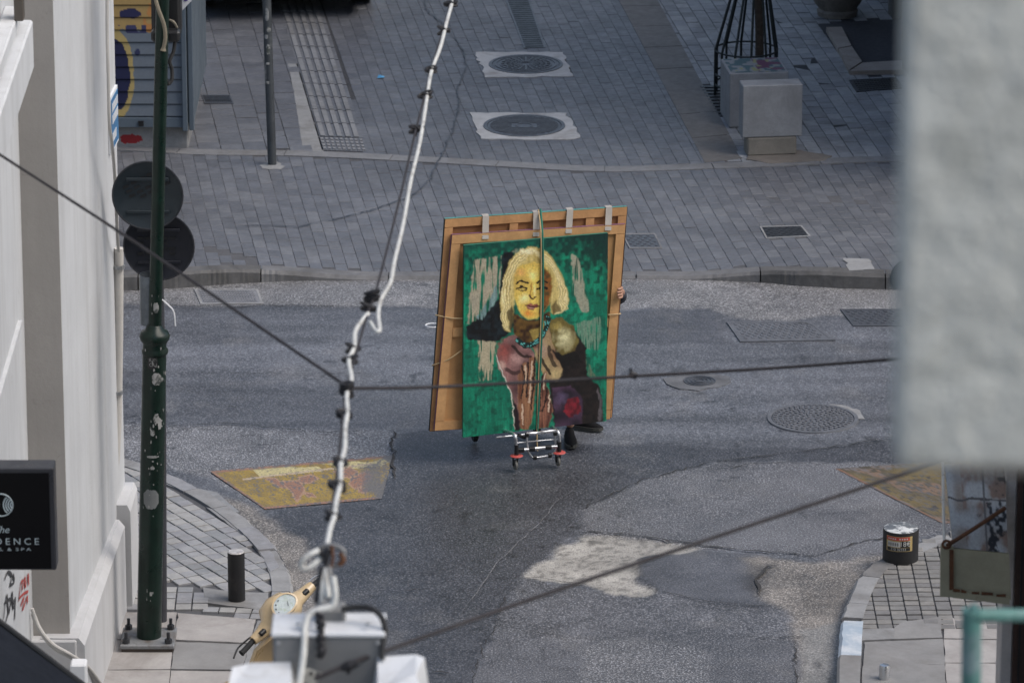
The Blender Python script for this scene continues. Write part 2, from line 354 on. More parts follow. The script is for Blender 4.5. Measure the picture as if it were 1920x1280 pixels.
def make_road_surface():
    x0, x1, y0, y1, st = -5.2, 5.2, 30.6, 42.6, .026
    nx, ny = int((x1-x0)/st), int((y1-y0)/st); X, Y = np.meshgrid(np.linspace(x0, x1, nx+1), np.linspace(y0, y1, ny+1)); U = (X-x0)/(x1-x0); V = (Y-y0)/(y1-y0)
    N = lambda f, sd, asp=1.: vnoise(U, V, f, max(1, int(f*1.15*asp)), sd)
    wx = (N(60, 101)-.5)*.10+(N(190, 102)-.5)*.06; wy = (N(60, 103)-.5)*.16+(N(190, 104)-.5)*.10
    PX, PY = to_px(X+wx*.5, Y+wy*.5)
    C = np.ones(X.shape+(3,))*np.array((.094, .099, .111)); S = np.full(X.shape, .48); Z = np.zeros(X.shape)
    # polish bands along the cross street
    band = vnoise(U, V, 3, 46, 105)*.6+vnoise(U, V, 9, 90, 106)*.4; cross = np.clip((Y-36.6)/.8, 0, 1)
    C *= (1+(band-.5)*1.0*cross)[..., None]
    lon = vnoise(U, V, 34, 3, 107); C *= (1+(lon-.5)*.6*(1-cross))[..., None]
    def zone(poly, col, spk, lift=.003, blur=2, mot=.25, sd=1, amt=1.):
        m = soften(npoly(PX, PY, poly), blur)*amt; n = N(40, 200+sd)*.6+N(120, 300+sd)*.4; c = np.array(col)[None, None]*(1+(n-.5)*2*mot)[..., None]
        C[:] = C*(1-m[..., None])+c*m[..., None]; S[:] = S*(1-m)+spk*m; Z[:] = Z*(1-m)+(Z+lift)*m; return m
    zone([(-400, 530), (2300, 515), (2300, 600), (1690, 596), (1560, 590), (1480, 604), (1380, 598), (1345, 584), (1180, 580), (1000, 577), (700, 577), (560, 575), (420, 577), (232, 571), (-400, 575)], (.150, .147, .146), .9, .002, 2, .25, 1, .95)
    zone([(1165, 584), (1330, 581), (1347, 592), (1358, 640), (1375, 646), (1160, 648)], (.076, .080, .091), .3, .003, 1, .15, 2)
    zone([(-100, 800), (232, 796), (330, 800), (430, 797), (520, 806), (640, 808), (738, 812), (735, 835), (738, 858), (700, 905), (640, 930), (500, 955), (400, 900), (232, 860), (-100, 830)], (.135, .136, .142), 1., -.002, 2, .25, 3)
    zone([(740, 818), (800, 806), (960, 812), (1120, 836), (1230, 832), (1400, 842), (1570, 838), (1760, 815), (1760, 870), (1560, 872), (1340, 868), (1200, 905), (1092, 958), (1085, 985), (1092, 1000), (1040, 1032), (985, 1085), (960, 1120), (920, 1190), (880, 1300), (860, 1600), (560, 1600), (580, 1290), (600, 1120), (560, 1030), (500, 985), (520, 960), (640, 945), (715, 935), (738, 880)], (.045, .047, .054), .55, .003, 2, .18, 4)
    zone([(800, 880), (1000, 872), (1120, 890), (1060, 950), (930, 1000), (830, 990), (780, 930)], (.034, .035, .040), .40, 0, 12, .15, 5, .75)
    zone([(1085, 985), (1092, 958), (1200, 905), (1340, 868), (1560, 872), (1780, 868), (2000, 900), (2000, 1010), (1770, 990), (1640, 1040), (1590, 1058), (1530, 1047), (1310, 1024), (1150, 1004), (1095, 998)], (.105, .106, .113), .8, .008, 1, .22, 6)
    zone([(880, 1300), (920, 1190), (960, 1120), (985, 1086), (1130, 1110), (1240, 1112), (1190, 1080), (1195, 1052), (1310, 1030), (1440, 1050), (1560, 1060), (1520, 1100), (1500, 1300), (1480, 1600), (850, 1600)], (.088, .089, .096), .75, .005, 1, .28, 7)
    zone([(1098, 1210), (1150, 1200), (1270, 1206), (1325, 1226), (1335, 1300), (1330, 1400), (1085, 1400), (1088, 1260)], (.112, .112, .117), 1., .004, 1, .2, 8)
    zone([(1190, 1052), (1310, 1030), (1430, 1046), (1420, 1080), (1416, 1120), (1440, 1140), (1330, 1132), (1240, 1115), (1190, 1080)], (.082, .085, .095), .4, .005, 1, .22, 9)
    zone([(985, 1086), (1000, 1066), (1035, 1048), (1042, 1028), (1090, 1016), (1092, 999), (1150, 1004), (1315, 1026), (1270, 1040), (1196, 1050), (1188, 1066), (1196, 1092), (1240, 1110), (1215, 1119), (1150, 1115), (1105, 1096), (1040, 1090)], (.37, .35, .315), .0, -.006, 1, .32, 10); pit = np.clip((N(380, 140)-.62)*6, 0, 1)*.7; wm = npoly(PX, PY, [(975, 1086), (1090, 995), (1325, 1026), (1190, 1066), (1245, 1112), (1150, 1118)]); C[:] = C*(1-(.65*pit*wm)[..., None])
    zone([(1390, 1050), (1590, 1056), (1660, 1038), (1660, 1075), (1600, 1105), (1585, 1160), (1578, 1300), (1570, 1600), (1500, 1600), (1500, 1230), (1480, 1150), (1425, 1118), (1418, 1085)], (.170, .154, .136), .7, -.002, 3, .45, 11)
    zone([(400, 925), (470, 950), (520, 985), (570, 1020), (605, 1090), (600, 1170), (540, 1230), (500, 1230), (530, 1100), (480, 1000)], (.170, .154, .136), .8, -.002, 4, .45, 12)
    zone([(1505, 1180), (1575, 1165), (1575, 1300), (1500, 1300)], (.20, .195, .185), .3, 0, 1, .15, 13)
    zone([(1405, 1062), (1465, 1058), (1425, 1085), (1430, 1122), (1400, 1105)], (.045, .042, .04), .2, -.004, 5, .3, 14, .85)
    for q, (px, py, rx, ry) in enumerate([(1170, 890, 60, 8), (560, 1000, 50, 10), (640, 1180, 40, 40), (1100, 1165, 30, 5), (1350, 880, 120, 8), (900, 640, 160, 10), (500, 640, 140, 8), (1480, 680, 130, 9), (1210, 700, 70, 12), (730, 980, 70, 24), (1380, 1140, 90, 14), (1520, 1130, 40, 26)]):
        d = np.hypot((PX-px)/rx, (PY-py)/ry); m = np.clip(1.25-d+(N(50, 400+q)-.5)*1.2, 0, 1)*.5; C[:] = C*(1-m[..., None]*.55)
    spots = np.clip((N(150, 120)-.80)*9, 0, 1)*np.clip((N(14, 121)-.45)*4, 0, 1); C *= (1-.55*spots)[..., None]
    dust = np.clip((N(24, 122)*.6+N(80, 123)*.4-.62)*5, 0, 1)*.22; C[:] = C*(1-dust[..., None])+np.array((.17, .163, .155))*dust[..., None]
    Z += (N(70, 130)-.5)*.004+(N(10, 131)-.5)*.008+.006
    ky = np.interp(X[0], [p.x for p in KW], [p.y for p in KW]); keep = Y < (ky[None]+.05)
    I = np.arange(X.size).reshape(X.shape); F = np.stack([I[:-1, :-1], I[:-1, 1:], I[1:, 1:], I[1:, :-1]], -1)[keep[1:, 1:]].reshape(-1, 4)
    me = bpy.data.meshes.new('road_surface'); me.vertices.add(X.size); me.vertices.foreach_set('co', np.stack([X, Y, Z], -1).ravel())
    me.loops.add(F.size); me.loops.foreach_set('vertex_index', F.ravel()); me.polygons.add(len(F)); me.polygons.foreach_set('loop_start', np.arange(0, F.size, 4)); me.polygons.foreach_set('loop_total', np.full(len(F), 4)); me.update(calc_edges=True)
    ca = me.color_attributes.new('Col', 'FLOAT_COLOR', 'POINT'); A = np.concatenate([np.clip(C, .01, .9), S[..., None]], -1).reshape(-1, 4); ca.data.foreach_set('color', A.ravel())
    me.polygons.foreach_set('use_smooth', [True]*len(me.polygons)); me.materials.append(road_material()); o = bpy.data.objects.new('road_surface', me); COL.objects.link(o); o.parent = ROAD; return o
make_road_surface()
def crack(pxs, wd=.012, z=.02, amp=.012, mat=CRACK, parent=None, step=.05, zf=None):
    P = jag(GP(pxs, 0 if zf is None else .032), step, amp, closed=False); mb = MB(); L = []; R = []
    for i, p in enumerate(P):
        t = (P[min(i+1, len(P)-1)]-P[max(i-1, 0)]).normalized(); n = Vector((-t.y, t.x, 0)); e = wd*.55*(.2+1.0*random.random())*(.25 if i in (0, len(P)-1) else 1)/2
        zz = z*.35+.011 if zf is None else zf(p.x, p.y)+z
        L.append((p.x+n.x*e, p.y+n.y*e, zz)); R.append((p.x-n.x*e, p.y-n.y*e, zz))
    k = len(P); mb.add(L+R, [(i, i+1, k+i+1, k+i) for i in range(k-1)]); return mb.build('crack', mat, parent or ROAD)
crack([(1092, 999), (1160, 1004), (1310, 1024), (1400, 1036), (1490, 1042), (1530, 1046), (1580, 1030), (1620, 1018), (1700, 1005)], .03, .026)
crack([(1090, 958), (1200, 905), (1340, 868), (1440, 858), (1560, 842), (1680, 822)], .022, .024)
crack([(1340, 884), (1420, 872), (1560, 872)], .012, .024)
crack([(738, 812), (735, 830), (742, 850), (735, 870), (738, 900)], .04, .024, .012)
crack([(232, 796), (330, 801), (430, 797), (520, 806), (600, 814), (680, 812)], .018, .024)
crack([(1075, 920), (1050, 938), (1018, 975), (985, 1010), (930, 1060), (900, 1105), (860, 1160)], .014, .020, .006, A_EDGE, step=.09)
crack([(985, 1086), (1040, 1092), (1100, 1100)], .015, .026); crack([(1240, 1112), (1330, 1132), (1420, 1140), (1480, 1138)], .014, .026)
crack([(1370, 1194), (1430, 1200), (1520, 1196)], .018, .026); crack([(1425, 1118), (1416, 1090), (1440, 1066), (1462, 1062)], .045, .028, .008)
crack([(985, 1188), (1040, 1194), (1060, 1200)], .012, .026); crack([(880, 1300), (905, 1220), (925, 1190), (948, 1120)], .014, .026)
crack([(232, 572), (420, 578), (560, 576), (690, 577)], .016, .012); crack([(1360, 645), (1460, 647), (1600, 640)], .012, .016)
crack([(400, 842), (455, 850), (520, 848)], .01, .014); crack([(232, 700), (420, 702), (700, 704)], .008, .012); crack([(1490, 1205), (1495, 1300)], .02, .028)
for q in range(26):                                  # short dark scuffs and pits
    px, py = random.uniform(250, 1660), random.uniform(600, 1270)
    crack([(px, py), (px+random.uniform(6, 22), py+random.uniform(-3, 3)), (px+random.uniform(24, 34), py+random.uniform(-4, 4))], random.uniform(.008, .026), .029, .006, step=.03)

# ------------------------------------------------------------------ far paved street
D1 = Vector((-.1198, .9928, 0)); D2 = Vector((.9928, .1198, 0))
cols = sorted(set([round(p.x, 3) for p in KW]+[x*.25 for x in range(-56, 57)])); cols = [x for x in cols if KW[0].x < x < KW[-1].x]
mb = MB(); ROWS = [0, .1, .3, .6, 1, 1.5, 2.1, 2.8, 4, 6, 10, 20]; vs = []; fs = []
for x in cols:
    for r in ROWS: y = kerbY(x)+.06+r; vs.append((x, y, zfar(x, y)-.0045))
n = len(ROWS)
for i in range(len(cols)-1):
    for j in range(n-1): fs.append((i*n+j, (i+1)*n+j, (i+1)*n+j+1, i*n+j+1))
mb.add(vs, fs); PAVE = struct(mb.build('pavement', JOINT))
def brick_mesh(name, wx, ly, h, mat, bev=.002):
    mb = MB(); b = bev; hx, hy = wx/2, ly/2
    def q(k, z): return [(-hx+k, -hy+k, z), (hx-k, -hy+k, z), (hx-k, hy-k, z), (-hx+k, hy-k, z)]
    mb.add(q(0, -h)+q(0, -b)+q(b, 0), [(8, 9, 10, 11)]+[(i, (i+1) % 4, (i+1) % 4+4, i+4) for i in range(4)]+[(i+4, (i+1) % 4+4, (i+1) % 4+8, i+8) for i in range(4)])
    me = bpy.data.meshes.new(name); me.from_pydata(mb.v, [], mb.f); me.materials.append(mat); return me
def pave(parent, poly, ang, wx, ly, gap, mats, zf, name, rest, bond='run', skip=None, nmax=300, jit=.0016, h=.05, miss=0., gy_=1.):
    """lay pieces on a rotated grid: nearest nmax are objects, the others one joined part"""
    ca, sa = math.cos(ang), math.sin(ang); L = [(p.x*ca+p.y*sa, -p.x*sa+p.y*ca) for p in poly]
    x0, x1 = min(p[0] for p in L), max(p[0] for p in L); y0, y1 = min(p[1] for p in L), max(p[1] for p in L)
    me = [brick_mesh(name, wx-gap, ly-gap*gy_, h, m) for m in mats]; cells = []
    for i in range(int((x1-x0)/wx)+2):
        off = 0 if bond == 'grid' else (ly*.5*(i % 2)+random.uniform(-.12, .12)*ly)
        for j in range(-1, int((y1-y0)/ly)+2):
            lx, lyy = x0+(i+.5)*wx, y0+(j+.5)*ly+off; X, Y = lx*ca-lyy*sa, lx*sa+lyy*ca
            if not inpoly(X, Y, poly) or (skip and skip(X, Y)) or random.random() < miss: continue
            cells.append((Y, X))
    cells.sort(); k = 0; MBr = MB(); R = rotz(ang)
    for (Y, X) in cells:
        z = zf(X, Y); gx = (zf(X+.05, Y)-zf(X-.05, Y))/.1; gy = (zf(X, Y+.05)-zf(X, Y-.05))/.1
        nrm = Vector((-gx+random.gauss(0, jit*4), -gy+random.gauss(0, jit*4), 1)).normalized(); z += random.gauss(0, jit)
        u = R @ Vector((1, 0, 0)); u = (u-nrm*u.dot(nrm)).normalized(); v = nrm.cross(u); R3 = frame3(u, v, nrm) @ rotz(random.gauss(0, .008)); mi = random.choice((0, 0, 1, 1, 2, 2, 3))
        if k < nmax:
            o = bpy.data.objects.new(name, me[mi]); COL.objects.link(o); o.parent = parent; o.matrix_basis = Matrix.Translation((X, Y, z)) @ R3.to_4x4(); k += 1
        else:
            MBr.add([R3 @ Vector(v2.co)+Vector((X, Y, z)) for v2 in me[mi].vertices], [tuple(p.vertices) for p in me[mi].polygons], mi)
    if MBr.v: struct(MBr.build(rest, mats, parent), 'stuff')
ANG = math.atan2(D2.y, D2.x)
# pale granite band that curves across the street
BPX = [(-300, 262), (150, 274), (360, 285), (500, 287), (620, 291), (760, 298), (900, 306), (1000, 312), (1092, 317), (1180, 317), (1300, 313), (1420, 309), (1520, 304), (1680, 298), (2100, 290)]
BW = cat(GP(BPX, .032), 4)
def bandY(x):
    for a, b in zip(BW, BW[1:]):
        if a.x <= x <= b.x: return a.y+(b.y-a.y)*(x-a.x)/max(1e-6, b.x-a.x)
    return BW[0].y if x < BW[0].x else BW[-1].y
def strip(parent, line, half, z0, mat, name, seg, zf=lambda x, y: .032, lift=.006):
    acc = 0; cur = [line[0]]
    def flush():
        if len(cur) < 2: return
        Lq = []; Rq = []
        for i, p in enumerate(cur):
            t = (cur[min(i+1, len(cur)-1)]-cur[max(i-1, 0)]).normalized(); nn = Vector((-t.y, t.x, 0))
            sh = t*.004*(1 if i == 0 else -1 if i == len(cur)-1 else 0)
            Lq.append(p+nn*half+sh); Rq.append(p-nn*half+sh)
        P = Lq+Rq[::-1]; dz = random.gauss(0, .0012); m = MB(); m.prism([(p.x, p.y) for p in P], -.05, lambda x, y: zf(x, y)+lift+dz); m.build(name, mat, parent)
    for a, b in zip(line, line[1:]):
        L = (b-a).length; pos = 0
        while acc+L-pos > seg:
            pos += seg-acc; p = a.lerp(b, pos/L); cur.append(p); flush(); cur = [p.copy()]; acc = 0
        acc += L-pos
        if (cur[-1]-b).length > 1e-4: cur.append(b)
    flush()
strip(PAVE, [p for p in BW if -5 < p.x < 5], .085, 0, GRAN, 'band_stone', .95)
def quadw(pxs, z=.032): return GP(pxs, z)
POLY_CROSS = [Vector((x, kerbY(x)+.13, 0)) for x in np.linspace(-3.6, 4.0, 60)]+[Vector((x, bandY(x)-.06, 0)) for x in np.linspace(4.0, -3.6, 40)]
# sunken/missing pavers by the left kerb
hole = GP([(378, 466), (420, 462), (475, 484), (470, 494), (430, 500), (395, 492)], .1)
COVER_HOLES = []
def in_cover(x, y): return any(inpoly(x, y, q) for q in COVER_HOLES)
def hole_poly(pxs, z=.032): COVER_HOLES.append(GP(pxs, z))
hole_poly([(892, 218), (1060, 218), (1075, 255), (910, 256)]); hole_poly([(902, 104), (1048, 104), (1064, 140), (918, 141)])
hole_poly([(1424, 430), (1505, 430), (1522, 459), (1434, 460)]); hole_poly([(1172, 442), (1225, 442), (1236, 462), (1184, 462)])

pave(PAVE, POLY_CROSS, ANG, .104, .208, .0024, PV, zfar, 'paver', 'more_pavers', gy_=2.6, jit=.0010, skip=lambda x, y: in_cover(x, y) or (inpoly(x, y, hole) and random.random() < .7))
# upper street: carriageway, left side walk, tactile strip, right foot way
S_ROAD = quadw([(600, 30), (560, -120), (1080, -120), (1165, -20), (1355, 306), (1180, 318), (1092, 318), (900, 306), (660, 292)])
TACT = quadw([(532, 45), (497, -80), (575, -80), (610, 45), (690, 288), (604, 284)])
STREET = struct(MB().add([tuple(p-Vector((0, 0, .0045))) for p in quadw([(300, -150), (2000, -150), (2000, 300), (300, 290)])], [(0, 1, 2, 3)]).build('street_bed', JOINT))
pave(STREET, S_ROAD, ANG, .104, .208, .002, PV, zfar, 'paver', 'more_pavers', gy_=2.6, nmax=170, jit=.0008, skip=lambda x, y: in_cover(x, y) or inpoly(x, y, TACT))
S_LEFT = quadw([(200, 0), (470, -60), (497, -80), (552, 45), (575, 130), (600, 283), (360, 284), (200, 277)])
pave(STREET, S_LEFT, ANG, .20, .20, .005, PV, zfar, 'slab', 'more_slabs', skip=lambda x, y: in_cover(x, y), bond='run')
m = MB(); m.prism([(p.x, p.y) for p in quadw([(540, 120), (552, 180), (568, 282), (607, 285), (580, 195), (558, 120)])], -.05, .034); m.build('concrete_strip', CONC, STREET)
# tactile strip: ribs on pale slabs
def lerp4(q, u, v): return (q[0].lerp(q[1], u)).lerp(q[3].lerp(q[2], u), v)
TQ = quadw([(508, -40), (586, -40), (690, 286), (604, 283)])
MT = [PV_L[1], PV_L[3]]
for r in range(14):
    v0, v1 = r/14, (r+1)/14-.004
    m = MB(); q = [lerp4(TQ, 0, v0), lerp4(TQ, 1, v0), lerp4(TQ, 1, v1), lerp4(TQ, 0, v1)]
    m.prism([(p.x, p.y) for p in q], -.05, .034); o = m.build('tactile_slab', PV[3], STREET)
    m = MB()
    if r < 13:
        for c in range(5):
            u0 = .06+c*.185; qq = [lerp4(TQ, u0, v0), lerp4(TQ, u0+.105, v0), lerp4(TQ, u0+.105, v1), lerp4(TQ, u0, v1)]; m.prism([(p.x, p.y) for p in qq], .03, .043)
    else:
        for c in range(9):
            for d in range(4):
                u0, w0 = .04+c*.107, v0+(v1-v0)*(.08+d*.24); qq = [lerp4(TQ, u0, w0), lerp4(TQ, u0+.06, w0), lerp4(TQ, u0+.06, w0+(v1-v0)*.13), lerp4(TQ, u0, w0+(v1-v0)*.13)]; m.prism([(p.x, p.y) for p in qq], .03, .042)
    m.build('rib', PV_L[3], o)
# sandstone edging slabs then pale foot way on the right
EDGE = quadw([(1128, -60), (1200, -60), (1392, 298), (1322, 306)])
for r in range(9):
    v0, v1 = r/9, (r+1)/9-.0015; q = [lerp4(EDGE, 0, v0), lerp4(EDGE, 1, v0), lerp4(EDGE, 1, v1), lerp4(EDGE, 0, v1)]
    m = MB(); m.prism([(p.x, p.y) for p in q], -.05, .036+random.gauss(0, .001)); m.build('edging_slab', SAND, STREET)
S_RIGHT = quadw([(1170, -70), (1700, -90), (1900, 100), (1900, 296), (1520, 301), (1365, 304)])
WELL = quadw([(1540, 40), (1700, 30), (1720, 140), (1590, 142)]); PIT = quadw([(1312, 162), (1420, 160), (1440, 220), (1350, 222)])
pave(STREET, S_RIGHT, ANG, .125, .19, .006, PV_L, zfar, 'paver', 'more_pale_pavers', nmax=130, skip=lambda x, y: inpoly(x, y, WELL) or inpoly(x, y, PIT))
m = MB(); m.prism([(p.x, p.y) for p in jag(quadw([(1400, 300), (1405, 288), (1500, 284), (1560, 294), (1545, 303), (1440, 308)]), .05, .008)], 0, .042); m.build('mortar_patch', M('mortar_ochre', (.19, .165, .14), .8, var=.2, bump=.4), STREET)
crack([(790, -20), (800, 20), (835, 50), (868, 95), (876, 125), (858, 165), (860, 200), (852, 240), (825, 300), (800, 345), (770, 370), (700, 395), (560, 432), (460, 432)], .03, .012, .008, TAR, PAVE, zf=zfar)
# kerb stones
def kerb_stones():
    acc = 0; cur = [KW[0]]; seg = 1.0
    pts = []
    for a, b in zip(KW, KW[1:]):
        for k in range(4): pts.append(a.lerp(b, k/4))
    pts = [p for p in pts if -5.2 < p.x < 5.4]; run = [pts[0]]; L = 0
    for p in pts[1:]:
        L += (p-run[-1]).length; run.append(p)
        if L > seg or p is pts[-1]:
            top = []; bot = []; sh = .005
            back = [Vector((q.x, q.y+.145, 0)) for q in run]; fr = [Vector((q.x, q.y+random.gauss(0, .0012), 0)) for q in run]; ch0 = .014+random.random()*.012
            fr[0].x += sh; back[0].x += sh; fr[-1].x -= sh; back[-1].x -= sh
            m = MB(); k = len(run); vs = []
            for f, bk in zip(fr, back):
                zt = zfar(f.x, f.y+.1)+.004; ch = ch0+random.random()*.003
                vs += [(f.x, f.y-.012, -.05), (f.x, f.y, max(.004, zt-ch*1.2)), (f.x, f.y+ch, zt), (bk.x, bk.y, zt), (bk.x, bk.y, -.05)]
            fs = [(i*5+j, (i+1)*5+j, (i+1)*5+j+1, i*5+j+1) for i in range(k-1) for j in range(4)]+[tuple(range(5)), tuple(range((k-1)*5, k*5))]
            m.add(vs, fs); x = run[len(run)//2].x; m.build('kerb_stone', KERB_D if (x < -1.9 or x > 2.1) else KERB_M, PAVE); run = [p]; L = 0
KERB_D = M('kerb_dirty', (.115, .112, .11), .7, var=.2, scale=6, bump=.4, bscale=60, stain=(.05, .048, .045), sscale=2.5, sthr=(.45, .7))
KERB_M = M('kerb_worn', (.155, .153, .155), .65, var=.2, scale=8, bump=.4, bscale=60, stain=(.08, .078, .076), sscale=2, sthr=(.45, .7))
kerb_stones()
# broken bedding where pavers are missing, and a loose concrete repair on the right corner
m = MB(); P = jag(hole, .06, .01); m.add([(p.x, p.y, zfar(p.x, p.y)-.010) for p in P], [tuple(range(len(P)))]); m.build('bedding_patch', M('bedding', (.20, .175, .15), .9, var=.3, scale=25, bump=.6, bscale=60), PAVE)
m = MB(); P = jag(GP([(1582, 482), (1630, 484), (1640, 504), (1592, 507)], .14), .05, .008); m.add([(p.x, p.y, zfar(p.x, p.y)+.006) for p in P], [tuple(range(len(P)))]); m.build('concrete_repair', CONC, PAVE)

# ------------------------------------------------------------------ near pavements
ZL = .075
KL = cat(GP([(232, 858), (310, 884), (375, 915), (430, 948), (480, 988), (520, 1030), (541, 1070), (547, 1110), (538, 1150), (520, 1200), (500, 1300), (470, 1500)], ZL), 6)
pl = [(p.x, p.y) for p in KL]+[(-9, 29), (-9, 37.2), (KL[0].x-.2, 37.2)]
m = MB(); m.prism(pl, -.04, ZL-.014); PL = struct(m.build('corner_pavement', JOINT))
def kerb_run(line, parent, width, z, mats, seg, name='kerb_stone', inner=1):
    acc = 0; run = [line[0]]; i = 0
    for p in line[1:]:
        acc += (p-run[-1]).length; run.append(p)
        if acc > seg or p is line[-1]:
            A = []; B = []
            for q in range(len(run)):
                t = (run[min(q+1, len(run)-1)]-run[max(q-1, 0)]).normalized(); nn = Vector((-t.y, t.x, 0))*inner; s_ = t*.006*(1 if q == 0 else -1 if q == len(run)-1 else 0)
                A.append(run[q]+s_-nn*random.uniform(0, .012)); B.append(run[q]+nn*width+s_)
            m = MB(); k = len(run); vs = []; zz = z+random.gauss(0, .004)
            for a, b in zip(A, B):
                ch = .014+random.random()*.012; d = (b-a).normalized(); vs += [(a.x, a.y, -.04), (a.x, a.y, zz-ch), (a.x+d.x*ch, a.y+d.y*ch, zz), (b.x, b.y, zz), (b.x, b.y, -.04)]
            m.add(vs, [(r*5+j, (r+1)*5+j, (r+1)*5+j+1, r*5+j+1) for r in range(k-1) for j in range(4)]+[tuple(range(5)), tuple(range((k-1)*5, k*5))])
            m.build(name, mats[i % len(mats)], parent); run = [p]; acc = 0; i += 1
kerb_run(KL, PL, .135, ZL+.006, [CONC, PV_S[1], CONC], .42, inner=-1)
TL_POLY = GP([(180, 865), (236, 874), (300, 900), (345, 925), (385, 955), (430, 985), (470, 1020), (498, 1052), (510, 1085), (505, 1108), (440, 1106), (390, 1098), (300, 1092), (180, 1085)], ZL)
def zl(x, y): return ZL
pave(PL, TL_POLY, math.radians(31), .108, .108, .009, PV_S, zl, 'sett', 'more_setts', bond='grid', jit=.0018)
pave(PL, GP([(180, 1092), (300, 1098), (378, 1102), (380, 1136), (300, 1142), (180, 1142)], ZL), 0.02, .112, .11, .010, PV_S, zl, 'sett', 'more_setts', bond='grid', jit=.002)
pave(PL, GP([(384, 1131), (500, 1146), (506, 1160), (384, 1146)], ZL), -.09, .112, .10, .010, PV_S, zl, 'sett', 'more_setts', bond='grid', jit=.002)
def slabs(parent, quads, mats, z, name='paving_slab', amp=.006, step=.08):
    for i, q in enumerate(quads):
        cx, cy = sum(a for a, b in q)/len(q), sum(b for a, b in q)/len(q); q = [(a+(1.3 if a > cx else -1.3), b+(.9 if b > cy else -.9)) for a, b in q]
        P = jag(GP(q, z), step, amp*.45); m = MB(); m.prism([(p.x, p.y) for p in P], -.03, z+random.gauss(0, .002)); m.build(name, mats[i % len(mats)], parent)
SLAB_P = M('slab_pale', (.36, .34, .325), .7, var=.14, scale=5, bump=.3, bscale=55, stain=(.20, .18, .165), sscale=1.8, sthr=(.47, .72))
SLAB_G = M('slab_grey', (.24, .235, .23), .7, var=.14, scale=5, bump=.3, bscale=55, stain=(.15, .14, .13), sscale=1.6, sthr=(.45, .72))
slabs(PL, [[(306, 905), (352, 912), (405, 922), (448, 958), (418, 960), (370, 930)], [(388, 951), (420, 962), (458, 980), (482, 1004), (470, 1012), (430, 982)], [(474, 1016), (488, 1010), (512, 1040), (522, 1062), (506, 1070), (497, 1046)],
           [(382, 1102), (440, 1110), (502, 1112), (500, 1144), (384, 1128)]], [PV_S[3], CONC, PV_S[1], CONC], ZL)
slabs(PL, [[(170, 1148), (330, 1148), (325, 1196), (160, 1196)], [(334, 1150), (478, 1162), (468, 1204), (330, 1198)], [(140, 1200), (325, 1200), (318, 1252), (120, 1254)], [(330, 1203), (466, 1208), (452, 1254), (322, 1252)],
           [(100, 1258), (318, 1257), (312, 1320), (80, 1320)], [(322, 1257), (450, 1259), (440, 1320), (316, 1320)], [(482, 1163), (512, 1164), (503, 1215), (492, 1330), (444, 1330), (456, 1256), (470, 1206)]], [SLAB_P, SLAB_P, SLAB_P, SLAB_G, SLAB_P, SLAB_P, CONC], ZL)
# right corner
ZR = .085
KR = cat(GP([(1760, 1000), (1690, 1030), (1640, 1052), (1608, 1085), (1588, 1130), (1578, 1165), (1574, 1220), (1570, 1300), (1566, 1500)], ZR), 6)
m = MB(); m.prism([(p.x, p.y) for p in KR]+[(9, 27), (9, 38.2), (KR[0].x+1, 36.2)], -.04, ZR-.014); PR = struct(m.build('side_pavement', JOINT))
BLUEW = M('kerb_paint_worn', (.50, .53, .56), .65, var=.15, scale=5, bump=.35, bscale=55, stain=(.30, .37, .44), sscale=3.2, sthr=(.45, .6))
kerb_run([p for p in KR if p.y > G(1578, 1162, ZR).y], PR, .14, ZR+.004, [CONC, PV_R[1], CONC], .5)
kerb_run([p for p in KR if p.y <= G(1578, 1164, ZR).y], PR, .145, ZR+.012, [BLUEW, SLAB_G], .62)
pave(PR, GP([(1632, 1070), (1660, 1050), (1720, 1020), (1760, 1000), (1930, 985), (1930, 1178), (1617, 1178), (1618, 1120)], ZR), 0.0, .104, .088, .009, PV_R, lambda x, y: ZR, 'sett', 'more_setts', bond='grid', gy_=1.7, jit=.002)
slabs(PR, [[(1618, 1180), (1685, 1178), (1676, 1196), (1618, 1199)], [(1678, 1178), (1694, 1166), (1762, 1157), (1766, 1194), (1676, 1197)], [(1622, 1203), (1766, 1197), (1770, 1243), (1620, 1246)], [(1619, 1249), (1770, 1246), (1774, 1330), (1614, 1330)],
           [(1770, 1158), (1940, 1156), (1940, 1196), (1771, 1194)], [(1771, 1198), (1940, 1200), (1940, 1240), (1774, 1240)], [(1774, 1243), (1940, 1244), (1940, 1330), (1780, 1330)]], [CONC, SLAB_G, SLAB_G, SLAB_G, SLAB_P, SLAB_P, SLAB_P], ZR)
m = MB(); m.lathe(G(1658, 1272, ZR)+Vector((0, 0, .0)), [(.0, .10), (.03, .098), (.036, .08), (.036, -.02)], 16); tag(m.build('steel_stub', CHROME, smooth=True), 'short shiny steel post stub on the slabs at the bottom edge', 'post stub')
